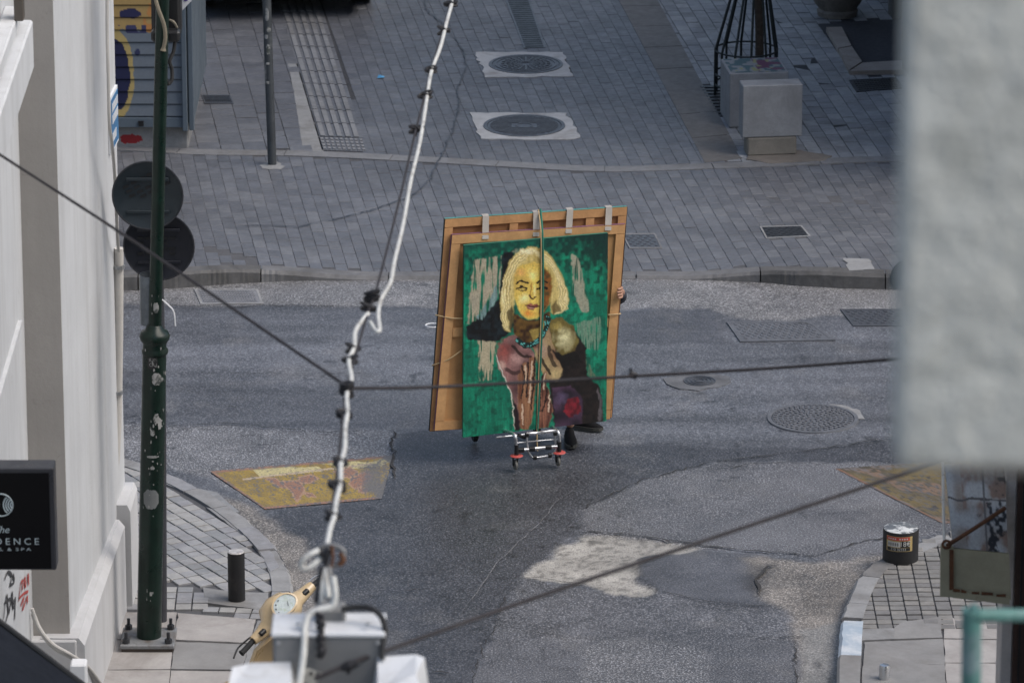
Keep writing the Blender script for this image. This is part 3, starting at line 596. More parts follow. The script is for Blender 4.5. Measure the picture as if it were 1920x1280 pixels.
# ------------------------------------------------------------------ covers and drains in the ground
IRON_M = M('cast_iron_worn', (.13, .135, .148), .5, .15, var=.2, scale=14, bump=.3, bscale=140)
def round_cover(px, py, r, label, pattern, z=0., surround=None, mat=None, zf=None):
    mat = mat or IRON; c = G(px, py, z)
    t = thing('manhole_cover', label, 'manhole', c, 'round covers in the street')
    if surround:
        P = jag(GP(surround, z), .07, .010); m = MB(); zs = z+(.013 if z == 0 else .006); m.add([(p.x, p.y, zs) for p in P]+[(p.x, p.y, z-.03) for p in P], [tuple(range(len(P)))]+[(i, (i+1) % len(P), (i+1) % len(P)+len(P), i+len(P)) for i in range(len(P))]); m.build('concrete_surround', CONC_P if z > 0 else M('dull_mortar', (.125, .128, .135), .7, var=.25, bump=.4, stain=(.07, .07, .075), sscale=4), t)
    zb = z+(.012 if surround and z == 0 else .006 if surround else .012)
    m = MB(); m.lathe((c.x, c.y, zb), [(r*.90, -.002), (r*.905, .006), (r*.99, .006), (r, -.01)], 48); m.build('frame_ring', mat, t, True)
    m = MB(); m.lathe((c.x, c.y, zb), [(0, .003), (r*.885, .003), (r*.885, -.006)], 48); lid = m.build('lid', mat, t)
    m = MB(); m.lathe((c.x, c.y, zb), [(r*.884, .0005), (r*.906, .0005)], 48); m.build('gap', IRON_D, t)
    m = MB(); h = .008
    if pattern == 'rings':
        for k in range(1, 7): m.lathe((c.x, c.y, zb), [(r*(.13*k), .002), (r*(.13*k), h), (r*(.13*k+.055), h), (r*(.13*k+.055), .002)], 40)
        for k in range(20):
            a = 2*PI*k/20; m.box((c.x+math.cos(a)*r*.42, c.y+math.sin(a)*r*.42, zb+.005), (r*.5, .014, h+.004), rotz(a))
    elif pattern == 'bars':
        k = -.8
        while k < .82:
            L = 2*math.sqrt(max(0, .86**2-k*k))*r
            if abs(k) > .12: m.box((c.x, c.y+k*r, zb+.005), (L*.96, r*.05, h), None)
            else:
                m.box((c.x-L*.33, c.y+k*r, zb+.005), (L*.3, r*.05, h)); m.box((c.x+L*.33, c.y+k*r, zb+.005), (L*.3, r*.05, h))
            k += .115
        m.lathe((c.x, c.y, zb), [(r*.17, .002), (r*.17, h), (r*.22, h), (r*.22, .002)], 20)
    elif pattern == 'studs':
        for k in range(1, 8):
            n = int(6*k)
            for q in range(n):
                a = 2*PI*q/n+k*.2; m.box((c.x+math.cos(a)*r*.118*k, c.y+math.sin(a)*r*.118*k, zb+.006), (r*.07, r*.055, h), rotz(a))
    elif pattern == 'spiral':
        for k in (1, 2, 3): m.lathe((c.x, c.y, zb), [(r*.24*k, .002), (r*.24*k, h), (r*(.24*k+.09), h), (r*(.24*k+.09), .002)], 32)
    struct(m.build('raised_pattern', mat, lid), 'stuff')
    return t
round_cover(983, 237, .37, 'round barred iron cover in pale concrete, nearer of the two up the street', 'bars', .034, [(880, 212), (1062, 213), (1073, 228), (1088, 258), (1060, 263), (903, 261)])
round_cover(986, 122, .35, 'round ringed iron cover in pale concrete just below the slot drain', 'rings', .034, [(892, 99), (1055, 99), (1075, 144), (910, 146)])
round_cover(1524, 787, .345, 'large round studded iron cover in the asphalt on the right', 'studs', 0., mat=IRON_M)
round_cover(1312, 717, .125, 'small round iron cover set in a pale mortar patch on the road', 'spiral', 0., [(1243, 712), (1270, 706), (1330, 703), (1368, 708), (1370, 718), (1345, 728), (1310, 735), (1275, 732), (1250, 722)])
m = MB(); P = jag(GP([(1552, 760), (1590, 764), (1615, 775), (1622, 788), (1608, 788), (1585, 772)], 0), .05, .01); m.add([(p.x, p.y, .0125) for p in P], [tuple(range(len(P)))]); m.build('mortar_patch', CONC, ROAD)
def square_cover(q, label, z=0., frame=None, mat=IRON_D, kind='check', zf=None, rows=8, colsn=14, name='access_cover', catg='access cover'):
    W = GP(q, z); c = sum(W, Vector())/4
    if zf: W = [Vector((p.x, p.y, zf(p.x, p.y)+.001)) for p in W]; z = c.z
    t = thing(name, label, catg, (c.x, c.y, z))
    def plate(u0, v0, u1, v1, lo, hi, m):
        a = [lerp4(W, u0, v0), lerp4(W, u1, v0), lerp4(W, u1, v1), lerp4(W, u0, v1)]; n = 4
        m.add([p+Vector((0, 0, lo)) for p in a]+[p+Vector((0, 0, hi)) for p in a], [(4, 5, 6, 7)]+[(i, (i+1) % 4, (i+1) % 4+4, i+4) for i in range(4)])
    m = MB(); plate(.04, .06, .96, .94, -.03, .004, m); lid = m.build('lid', mat, t)
    m = MB()
    for a in ((0, 0, 1, .06), (0, .94, 1, 1), (0, .06, .04, .94), (.96, .06, 1, .94)): plate(*a, -.03, .006, m)
    m.build('frame', frame or mat, t)
    m = MB()
    for i in range(colsn):
        for j in range(rows):
            if kind == 'check' and (i+j) % 2: continue
            u0, v0 = .07+.86*i/colsn, .10+.80*j/rows; plate(u0, v0, u0+.86/colsn*.72, v0+.8/rows*.7, .003, .008, m)
    struct(m.build('raised_pattern', mat, lid), 'stuff'); return t
square_cover([(1362, 604), (1520, 604), (1566, 638), (1388, 641)], 'wide rectangular patterned iron cover in the road below the right kerb', .010, mat=IRON_M, rows=7, colsn=22)
square_cover([(1575, 580), (1690, 580), (1715, 611), (1600, 612)], 'dark rectangular iron cover in the road half hidden by the pale pier', .010, mat=IRON, rows=6, colsn=14)
square_cover([(1424, 432), (1503, 432), (1520, 457), (1436, 458)], 'dark speckled square cover with pale frame in the far paving', .034, CONC, IRON_D, rows=6, colsn=10, zf=zfar)
square_cover([(1166, 439), (1228, 438), (1242, 466), (1180, 466)], 'faint worn square cover in the paving beside the canvases', .034, GRAN, IRON, rows=6, colsn=8, zf=zfar)
square_cover([(378, 179), (432, 179), (438, 195), (384, 195)], 'small ribbed cover in the paving left of the slim grey post', .034, IRON, IRON_D, 'bars', zf=zfar, rows=1, colsn=14)
square_cover([(364, 543), (484, 543), (494, 570), (376, 571)], 'pale ribbed gully grate at the foot of the left kerb', .012, CONC, M('worn_steel', (.24, .24, .25), .5, .3, var=.2), 'grid', rows=6, colsn=20, name='gully_grate', catg='grate')
square_cover([(1592, 151), (1680, 146), (1692, 166), (1606, 173)], 'black metal floor grate in front of the building entrance', .036, IRON_D, BLACK, 'grid', rows=5, colsn=14, name='floor_grate', catg='grate')
t = thing('slot_drain', 'long dark slotted drain running up the paved street', 'drain', G(985, 40, .034))
DQ = quadw([(934, -40), (978, -40), (1021, 90), (984, 91)])
m = MB(); m.prism([(p.x, p.y) for p in DQ], 0, .0365); m.build('channel', BLACK, t)
for k in range(34):
    v0 = k/34; m = MB(); q = [lerp4(DQ, .04, v0), lerp4(DQ, .96, v0), lerp4(DQ, .96, v0+.012), lerp4(DQ, .04, v0+.012)]; m.prism([(p.x, p.y) for p in q], .02, .0385); m.build('bar', IRON_D, t)
m = MB()
for u0 in (-.05, .96): q = [lerp4(DQ, u0, 0), lerp4(DQ, u0+.09, 0), lerp4(DQ, u0+.09, 1), lerp4(DQ, u0, 1)]; m.prism([(p.x, p.y) for p in q], .0, .037)
m.build('rim', IRON, t)

# ------------------------------------------------------------------ worn paintings on the asphalt
VPAINT = vmat('road_paint', .65, .18, .5, 70)
def mixc(A, B, f): return A*(1-f[..., None])+B*f[..., None]
def const(U, c): return np.ones(U.shape+(3,))*np.array(lin(c))
ASPH = np.array((.13, .13, .135))
def seg_d(X, Y, pts):
    d = np.full(X.shape, 1e9)
    for (x0, y0), (x1, y1) in zip(pts, pts[1:]):
        L = (x1-x0)**2+(y1-y0)**2+1e-9; t = np.clip(((X-x0)*(x1-x0)+(Y-y0)*(y1-y0))/L, 0, 1); d = np.minimum(d, np.hypot(X-x0-t*(x1-x0), Y-y0-t*(y1-y0)))
    return d
def art_left(U, V):
    n1 = vnoise(U, V, 30, 12, 1); n2 = vnoise(U, V, 90, 40, 2); n3 = vnoise(U, V, 8, 4, 3); n4 = vnoise(U, V, 170, 70, 5)
    C = mixc(const(U, '#a0873f'), const(U, '#857140'), np.clip(n1*1.3-.3, 0, 1)); Uw = U+(n1-.5)*.012; Vw = V+(n2-.5)*.03
    X, Y = Uw*100, Vw*30
    pale = ((Vw < .24) & (Vw > .06) & (n3 > .40) & (U > .22)); C[pale] = lin('#c2b684')
    pink = lin('#96705c'); edge = lin('#96735f')
    ln = (seg_d(X, Y, [(12, 8), (45, 6.5), (88, 5)]) < .6); C[ln & (n2 > .25)] = lin('#b8a68e')
    for poly in ([(30, 12), (44, 12), (42, 20), (34, 25), (30, 27), (33, 20)], [(40, 21), (46, 22), (47, 25), (41, 24)], [(24, 9), (30, 9), (32, 17), (28, 16)], [(44, 10), (52, 9), (55, 12), (48, 15), (43, 14)],
                 [(66, 8), (76, 6), (80, 10), (75, 14), (68, 12)], [(76, 14), (86, 9), (90, 14), (84, 20), (78, 22), (74, 18)], [(80, 21), (88, 22), (86, 25), (80, 24)]):
        C[npoly(X, Y, poly)] = pink
        C[(seg_d(X, Y, poly+[poly[0]]) < .5)] = lin('#a8886f')
    bd = (U < .018) | (V < .05) | (V > .95); C[bd] = edge
    wear = np.clip((U-.82)*6+(n3-.5)*2.2+(n2-.5)*1.2, 0, 1)*(U > .7); C = mixc(C, np.ones_like(C)*ASPH, np.clip(wear, 0, .95))
    ed = np.minimum(np.minimum(U*3, (1-U)*3), np.minimum(V, 1-V)); C = mixc(C, np.ones_like(C)*ASPH, np.clip((.10-ed)*9*(n2-.35)*3, 0, .9)); C = mixc(C, np.ones_like(C)*ASPH*.7, np.clip((n4-.66)*3.5, 0, .8)); return C*(.85+.3*n4[..., None])
q = GP([(393, 883), (737, 853), (716, 934), (497, 954)], .0125)
struct(vsheet('road_painting', q, 260, 90, art_left, VPAINT, ROAD), 'structure')
def art_right(U, V):
    n1 = vnoise(U, V, 20, 12, 11); n2 = vnoise(U, V, 90, 40, 12); n3 = vnoise(U, V, 7, 5, 13)
    C = mixc(const(U, '#6f5f34'), const(U, '#4e473a'), np.clip(n3*2-.7, 0, 1)); C[np.abs(n1-.5) < .03] = lin('#3d3a36')
    C[(n3 > .74) & (n2 > .45)] = lin('#77604c'); C[(U < .015) | (V > .97)] = lin('#80604c')
    ed = np.minimum(np.minimum(U*3, (1-U)*3), np.minimum(V, 1-V)); C = mixc(C, np.ones_like(C)*ASPH*.9, np.clip((.10-ed)*9*(n2-.35)*3, 0, .9))
    return mixc(C, np.ones_like(C)*ASPH*.8, np.clip((n2-.6)*2, 0, .8))*(.8+.4*n2[..., None])
q = GP([(1566, 878), (1960, 850), (1990, 960), (1768, 981)], .0165)
struct(vsheet('road_painting', q, 140, 60, art_right, VPAINT, ROAD), 'structure')

# ------------------------------------------------------------------ left corner building
bl = thing('corner_building', 'white plastered corner building with a projecting pier at the left edge', 'building', (-4, 31, 0))
m = MB(); m.prism([(-2.80, 31.6), (-2.63, 34.2), (-8, 34.6), (-8, 31.6)], 0, 9); m.build('street_wall', PLAST, bl)
m = MB(); m.prism([(-3.03, 22), (-3.03, 31.59), (-8, 31.59), (-8, 22)], 0, 9); m.build('near_wall', PLAST, bl)
m = MB(); m.box((-2.915, 31.592, 4.5), (.232, .02, 9)); m.build('pier_face', PLAST_G, bl)  # side turned from the light, its shade put into a darker plaster colour
def plinth(x0, y0, x1, y1, z, dx):
    m = MB(); pts = [(x0, y0), (x1, y1)]; vs = []
    for (x, y) in pts: vs += [(x-dx, y, 0), (x, y, 0), (x, y, z-.05), (x-dx*.35, y, z), (x-dx*2.5, y, z), (x-dx*2.5, y, 0)]
    m.add(vs, [tuple(range(6)), tuple(range(6, 12))]+[(i, (i+1) % 6, (i+1) % 6+6, i+6) for i in range(6)]); return m
PLINTH = plaster('plinth_plaster', (.50, .50, .505), (.39, .385, .375), (.31, .30, .29), .6)
plinth(-2.70, 31.5, -2.60, 33.72, .72, .11).build('plinth', PLINTH, bl)
m = MB(); m.box((-2.90, 31.53, .36), (.30, .10, .70), None, .01); m.build('plinth_end', PLINTH, bl)
plinth(-2.565, 33.78, -2.55, 34.25, .80, .06).build('corner_plinth', PLINTH, bl)
# ledge high on the near wall
m = MB(); m.box((-2.95, 28.2, 4.72), (.16, 5.6, .30), None, .012); led = m.build('ledge', PLAST, bl)
m = MB(); m.box((-2.98, 28.2, 4.93), (.10, 5.4, .10), None, .01); m.build('ledge_cap', PLAST, led)
m = MB(); m.box(AT(36, 12, 30.6), (.055, .10, .16), None, .006); m.build('bracket', M('brown_metal', (.10, .085, .07), .6, .2), led)
for k, (a, b) in enumerate([((-3.005, 24.5), (-3.005, 31.3))]):
    m = MB(); m.box((-3.02, 28.5, 2.9), (.03, 5.4, .04)); m.build('string_course', PLAST, bl)
# graffiti scrawls on the near wall, drawn in the wall plane
def wallp(px, py, X=-3.027):
    d = ray(px, py); t = X/d.x; return Vector((X, d.y*t, CAM_H+d.z*t))
gb = M('spray_black', (.05, .05, .055), .7); gr = M('spray_red', (.42, .06, .05), .7)
def scrawl(pts, mat, r=.008):
    P = cat([wallp(*p) for p in pts], 5); m = MB()
    L = [p+Vector((.003, 0, r)) for p in P]; R = [p+Vector((.003, 0, -r)) for p in P]
    L2 = [p+Vector((.003, r*4, 0)) for p in P]; R2 = [p+Vector((.003, -r*4, 0)) for p in P]; n = len(P)
    m.add(L2+R2, [(i, i+1, n+i+1, n+i) for i in range(n-1)]); m.add([p+Vector((.001, 0, 0)) for p in L+R], [(i, i+1, n+i+1, n+i) for i in range(n-1)]); m.build('graffiti', mat, bl)
scrawl([(8, 1085), (14, 1072), (22, 1080), (18, 1096), (26, 1090), (24, 1076)], gb); scrawl([(6, 1160), (12, 1115), (16, 1150), (22, 1110), (24, 1140), (28, 1120), (27, 1160)], gb); scrawl([(8, 1130), (18, 1122), (26, 1130)], gb); scrawl([(10, 1165), (20, 1130)], gb)
scrawl([(35, 1125), (38, 1095), (42, 1088), (41, 1105), (46, 1082), (47, 1100), (52, 1076), (53, 1096)], gr); scrawl([(36, 1120), (44, 1112), (52, 1108)], gr); scrawl([(38, 1135), (44, 1120), (42, 1142), (50, 1118), (51, 1130)], gr)
# pipe and cable on the wall, name plate
PIPE = M('beige_pipe', (.50, .48, .45), .6, var=.08, bump=.1)
t = thing('drain_pipe', 'beige downpipe stepping over the plinth of the white corner building', 'pipe', (-2.55, 33.74, ZL))
def onw(px, py, Y): return AT(px, py, Y)
m = MB(); m.tube(cat([onw(223, 465, 33.95), onw(222, 640, 33.95), onw(219, 800, 33.95), onw(213, 900, 33.95), onw(213, 940, 33.95), onw(221, 985, 33.92), onw(227, 1020, 33.9), onw(228, 1080, 33.9), onw(228, 1146, 33.9)], 6), .032, 14); m.build('pipe', PIPE, t, True)
for (px, py) in ((223, 500), (220, 735), (228, 1075)):
    p = onw(px, py, 33.93); m = MB(); m.lathe((p.x, p.y, p.z-.012), [(.032, 0), (.039, 0), (.039, .024), (.032, .024)], 14); m.build('clamp', STEEL, t)
m = MB(); m.tube(cat([onw(201, -60, 32.9), onw(201, 60, 32.9), onw(203, 140, 32.9), onw(205, 230, 32.95), onw(210, 270, 33.1), onw(215, 330, 33.4), onw(220, 440, 33.7), onw(222, 470, 33.9)], 6), .011, 8); tag(m.build('wall_conduit', PIPE, smooth=True), 'thin pale conduit running down the white wall past the blue plate', 'conduit')
def wall_x(Y): return -2.80+(-2.63+2.80)*(Y-31.6)/2.6
BLUEP = M('enamel_blue', (.05, .20, .42), .35, var=.1, coat=.3); WHT = M('enamel_white', (.75, .76, .77), .45, var=.05)
t = thing('street_plate', 'small blue and white street name plate on the white corner wall', 'plate', (wall_x(33.8), 33.8, 3.4))
def wquad(Y0, Y1, z0, z1, off): return [Vector((wall_x(Y0)+off, Y0, z1)), Vector((wall_x(Y1)+off, Y1, z1)), Vector((wall_x(Y1)+off, Y1, z0)), Vector((wall_x(Y0)+off, Y0, z0))]
m = MB(); m.slab(wquad(33.80, 34.15, 3.24, 3.62, .02), .018, Vector((1, -.06, 0))); m.build('plate', WHT, t)
m = MB(); m.slab(wquad(33.82, 34.13, 3.26, 3.60, .024), .003, Vector((1, -.06, 0))); m.build('blue_field', BLUEP, t)
for r, zz in enumerate((3.54, 3.46, 3.34)):
    for k in range(6 if r < 2 else 4):
        m = MB(); m.slab(wquad(33.845+k*.045, 33.875+k*.045, zz-.028, zz+.028, .027), .002, Vector((1, -.06, 0))); m.build('letter', WHT, t)
m = MB(); m.tube(cat([onw(62, 1150, 31.38), onw(75, 1180, 31.38), onw(100, 1212, 31.38), onw(135, 1232, 31.38), onw(160, 1252, 31.6), onw(185, 1285, 32.0)], 6), .016, 8); m.tube(cat([onw(60, 1140, 31.37), onw(72, 1174, 31.37), onw(98, 1206, 31.36), onw(133, 1227, 31.36), onw(165, 1250, 31.6), onw(192, 1285, 32.0)], 6), .012, 8)
tag(m.build('wall_hose', PIPE, smooth=True), 'pair of beige hoses sagging along the foot of the white pier', 'hose')
m = MB(); m.box(onw(148, 1262, 30.9), (.10, .12, .16), None, .01); tag(m.build('junction_box', WHT), 'small white box at the tip of the dark awning', 'box')
# black hotel sign
t = thing('hotel_sign', 'black square hotel sign with round striped logo and white lettering', 'sign', AT(3, 1070, 27.0))
u, v = Vector((1, 0, 0)), Vector((0, 0, 1)); pc = AT(3, 973, 27.0); s = 1/ (FPX/((27.0*CP)+(CAM_H-pc.z)*SP))
SIGNB = M('sign_black', (.004, .004, .005), .55, var=.1, bump=.02, spec=.15); SIGNE = M('sign_edge', (.05, .052, .06), .35, .3, var=.1)
m = MB(); m.box((pc.x, 27.07, pc.z), (200*s, .14, 203*s), None, .006); m.build('case', SIGNE, t)
m = MB(); m.box((pc.x-2*s, 26.998, pc.z-3*s), (186*s, .006, 190*s)); m.build('face', SIGNB, t)
SIGNW = M('sign_lettering', (.42, .50, .54), .5, var=.05)
def sp(px, py): return Vector((pc.x+(px-3)*s, 26.992, pc.z-(py-973)*s*1.045))
def fit_text(body, width, origin, uu, vv, mat, name, parent, off=.002, bold=0., height=None):
    vs, fs = text_mesh(body, 1.0, bold); xs = [p.x for p in vs]; k = width/(max(xs)-min(xs)); cx = (max(xs)+min(xs))/2; ys = [p.y for p in vs]; cy = (max(ys)+min(ys))/2
    ky = k if height is None else height/(max(ys)-min(ys)); n = uu.cross(vv).normalized(); m = MB(); m.add([origin+uu*((p.x-cx)*k)+vv*((p.y-cy)*ky)+n*off for p in vs], fs); return m.build(name, mat, parent)
fit_text('R E S I D E N C E', 138*s, sp(3, 1014), u, v, SIGNW, 'lettering', t, height=13*s)
fit_text('H O T E L  &  S P A', 108*s, sp(3, 1029), u, v, SIGNW, 'lettering', t, height=6*s)
vs, fs = text_mesh('The', 1.0); k = 30*s/(max(p.x for p in vs)-min(p.x for p in vs)); m = MB(); m.add([sp(3, 992)+u*((p.x+p.y*.3)*k)+v*(p.y*k)+Vector((0, -.002, 0)) for p in vs], fs); m.build('lettering', SIGNW, t)
m = MB(); lc = sp(3, 945); R0 = 22*s
m.tube([lc+u*(R0*math.cos(a))+v*(R0*math.sin(a)) for a in np.linspace(0, 2*PI, 32, endpoint=False)], 1.2*s, 4, closed=True)
for rr in (.35, .55, .75, .95):
    for sgn in (-1, 1):
        pts = []
        for a in np.linspace(-1.2, 1.2, 14):
            x = sgn*(1.15-rr*math.cos(a)*1.0); y = rr*math.sin(a)
            if x*x+y*y < .96: pts.append(lc+u*(x*R0)+v*(y*R0))
        if len(pts) > 2: m.tube(pts, 1.3*s, 4)
m.build('logo', SIGNW, t)
m = MB(); m.box((-2.98, 27.07, pc.z), (.14, .05, .3)); m.build('wall_bracket', SIGNE, t)
# dark awning below the sign
t = thing('awning', 'dark grey fabric awning at the bottom left corner', 'awning', (-3.0, 24, 2.6))
AWN = M('awning_fabric', (.016, .019, .026), .95, var=.15, scale=12, bump=.4, bscale=260, bdist=.002, spec=.1)
a0 = AT(-160, 1045, 25.5); a1 = AT(170, 1294, 25.5); b0 = a0+Vector((0, -3.2, 0)); b1 = a1+Vector((0, -3.2, 0)); nn = (a1-a0).cross(Vector((0, -1, 0))).normalized(); nn = nn if nn.z > 0 else -nn
m = MB()
N = 10
for i in range(N+1):
    for j in range(5): p = a0.lerp(a1, i/N)+Vector((0, -.8*j, -.03*math.sin(PI*i/N)*(1 if j % 2 else .3))); m.v.append(tuple(p))
for i in range(N):
    for j in range(4): m.f.append((i*5+j, (i+1)*5+j, (i+1)*5+j+1, i*5+j+1)); m.mi.append(0)
m.build('fabric', AWN, t)
m = MB(); m.tube([a0, a1], .018, 8); m.build('side_arm', BLACK, t); m = MB(); m.tube([a1, b1], .02, 8); m.build('front_bar', BLACK, t)
m = MB(); m.slab([a1, b1, b1-Vector((0, 0, .2)), a1-Vector((0, 0, .2))], .004, Vector((1, 0, 0))); m.build('valance', AWN, t)
# ------------------------------------------------------------------ street pole with signs and signal
GREEN = M('pole_green', (.005, .017, .012), .34, var=.4, scale=8, bump=.12, bscale=50, stain=(.03, .035, .03), sscale=7, sthr=(.66, .8), spec=.35)
STICK = M('paper_sticker', (.30, .30, .29), .7, var=.3, scale=30, bump=.1, stain=(.03, .04, .035), sscale=22, sthr=(.5, .56))
YP = G(279, 1205, ZL).y
t = thing('street_pole', 'dark green iron street pole with collar and stickers, on a bolted plate', 'pole', AT(279, 1212, YP))
def ax(py): return AT(279+(1212-py)*.0195 if py > 640 else 290+(640-py)*.0235, py, YP)
base = ax(1212)
m = MB(); m.tube([ax(1215), ax(900), ax(640)], [.082, .080, .078], 24); m.build('lower_tube', GREEN, t, True)
m = MB(); m.tube([ax(612), ax(300), ax(0), ax(-500)], .043, 18); m.build('upper_tube', GREEN, t, True)
m = MB(); c = ax(640); m.lathe((c.x, c.y, c.z-.06), [(.07, -.03), (.085, -.02), (.088, .0), (.076, .02), (.078, .05), (.096, .075), (.10, .10), (.09, .125), (.062, .14), (.05, .17), (.04, .18)], 26); m.build('collar', GREEN, t, True)
m = MB(); m.box((base.x+.0, base.y, ZL+.035), (.36, .34, .03), None, .006); bp = m.build('base_plate', M('plate_steel', (.22, .225, .23), .6, .3, var=.2, stain=(.10, .07, .05), sscale=8), t)
m = MB(); m.box((base.x, base.y, ZL+.01), (.34, .32, .03)); m.build('packing', M('rust_packing', (.07, .055, .045), .8, var=.3), t)
for sx in (-1, 1):
    for sy in (-1, 1):
        m = MB(); m.lathe((base.x+sx*.14, base.y+sy*.13, ZL+.05), [(.0, .075), (.011, .075), (.011, .03), (.024, .03), (.024, 0)], 6); m.build('anchor_bolt', IRON_D, t)
def sticker(c, r, a0, a1, z0, z1, mat, ragged=.3, name='sticker', off=.002):
    m = MB(); n = 14; w1 = 0; w2 = 0; top = []; bot = []
    for k in range(n+1):
        e = min(1, 4*k/n, 4*(n-k)/n) if ragged > .2 else 1; w1 = w1*.75+random.random()*.4; w2 = w2*.75+random.random()*.4
        zm = (z0+z1)/2; top.append(zm+(z1-zm)*(1-ragged*w1*.6)*(.45+.55*e)); bot.append(zm-(zm-z0)*(1-ragged*w2*.6)*(.45+.55*e))
    vs = []
    for k in range(n+1): a = a0+(a1-a0)*k/n; x, y = c.x+math.cos(a)*(r+off), c.y+math.sin(a)*(r+off); vs += [(x, y, bot[k]), (x, y, top[k])]
    m.add(vs, [(2*k, 2*k+2, 2*k+3, 2*k+1) for k in range(n)]); return m.build(name, mat, t)
fr = -PI/2
for (py0, py1, a, b, mt) in ((660, 688, -.5, .35, BLACK), (690, 718, -.1, .7, STICK), (700, 712, .3, .9, STICK), (768, 790, .1, .55, STICK), (795, 812, -.15, .2, STICK), (775, 800, .45, .8, STICK), (846, 852, -.4, .6, STICK), (866, 874, -.1, .25, STICK), (905, 950, -.65, .65, M('scraped_grey', (.16, .17, .17), .7)), (1100, 1110, .0, .3, STICK), (560, 585, -.2, .5, STICK)):
    c0, c1 = ax(py0), ax(py1); sticker((c0+c1)/2, .079 if py0 > 620 else .05, fr+a, fr+b, c1.z, c0.z, mt, .55)
    for q in range(5):
        aa = random.uniform(a-.3, b+.3); zz = random.uniform(c1.z-.05, c0.z+.05); hh = random.uniform(.004, .02); sticker((c0+c1)/2, .0795 if py0 > 620 else .0505, fr+aa, fr+aa+random.uniform(.04, .16), zz-hh, zz+hh, STICK, .8, 'sticker_scrap')
# white letters on the black sticker
for row, txt in ((668, 'IUIS'), (677, 'OU')):
    c = ax(row); vs, fs = text_mesh(txt, .034); m = MB(); R0 = .0835
    m.add([(c.x+math.cos(fr+p.x/R0-.05)*R0, c.y+math.sin(fr+p.x/R0-.05)*R0, c.z+p.y) for p in vs], fs); m.build('lettering', STICK, t)
m = MB(); c0, c1 = ax(612), ax(520); m.lathe((c0.x-.03, c0.y+.07, c0.z), [(.068, 0), (.070, .0), (.070, c1.z-c0.z), (.066, c1.z-c0.z)], 22); m.build('metal_sleeve', M('sleeve_blue_grey', (.13, .15, .17), .35, .5, var=.3, scale=5), t, True)
m = MB(); p = ax(560); m.tube(cat([p+Vector((.045, -.02, 0)), AT(316, 572, YP-.06), AT(326, 585, YP-.06), AT(329, 611, YP-.06)], 5), .005, 5); m.build('string', WHT, t)
# rope, signal housing, loops at the top
m = MB(); m.tube(cat([AT(284, -30, YP-.07), AT(296, 15, YP-.075), AT(307, 45, YP-.07), AT(310, 70, YP-.06), AT(306, 95, YP-.058)], 5), [.013]*20+[.02]); m.build('rope', M('rope_tan', (.22, .19, .14), .9, var=.3, bump=.5), t)
t2 = thing('signal_housing', 'black traffic signal housing with cable loop behind the green pole', 'traffic signal', AT(312, 78, YP+.22))
m = MB(); cc = AT(311, -60, YP+.24); m.box((cc.x, cc.y, cc.z), (.19, .18, .86), None, .02); m.build('case', BLACK, t2)
m = MB(); cc = AT(311, 66, YP+.1); m.box((cc.x, cc.y, cc.z), (.185, .10, .075), None, .015); m.build('bracket', BLACK, t2)
m = MB(); m.tube(cat([AT(328, 78, YP+.15), AT(325, 98, YP+.13), AT(318, 115, YP+.1), AT(322, 130, YP+.1), AT(322, 150, YP+.08), AT(315, 158, YP+.06), AT(312, 150, YP+.04)], 6), .012, 8); m.build('cable_loop', RUB, t2, True)
m = MB(); m.tube(cat([AT(318, 38, YP+.05), AT(326, 42, YP+.02), AT(332, 52, YP+.05)], 5), .008, 6); m.build('cable_tail', M('cable_tan', (.25, .22, .17), .8), t2)
m = MB(); qd = [AT(341, -20, YP+.3), AT(366, -20, YP+.3), AT(361, 0, YP+.3), AT(342, 20, YP+.3)]; m.slab(qd, .01, Vector((0, -1, 0))); bn = m.build('small_panel', WHT, t2)
m = MB(); q2 = [AT(344, -14, YP+.297), AT(354, -14, YP+.297), AT(352, 2, YP+.297), AT(345, 3, YP+.297)]; m.slab(q2, .003, Vector((0, -1, 0))); m.build('purple_mark', M('purple_print', (.10, .07, .25), .6), bn)
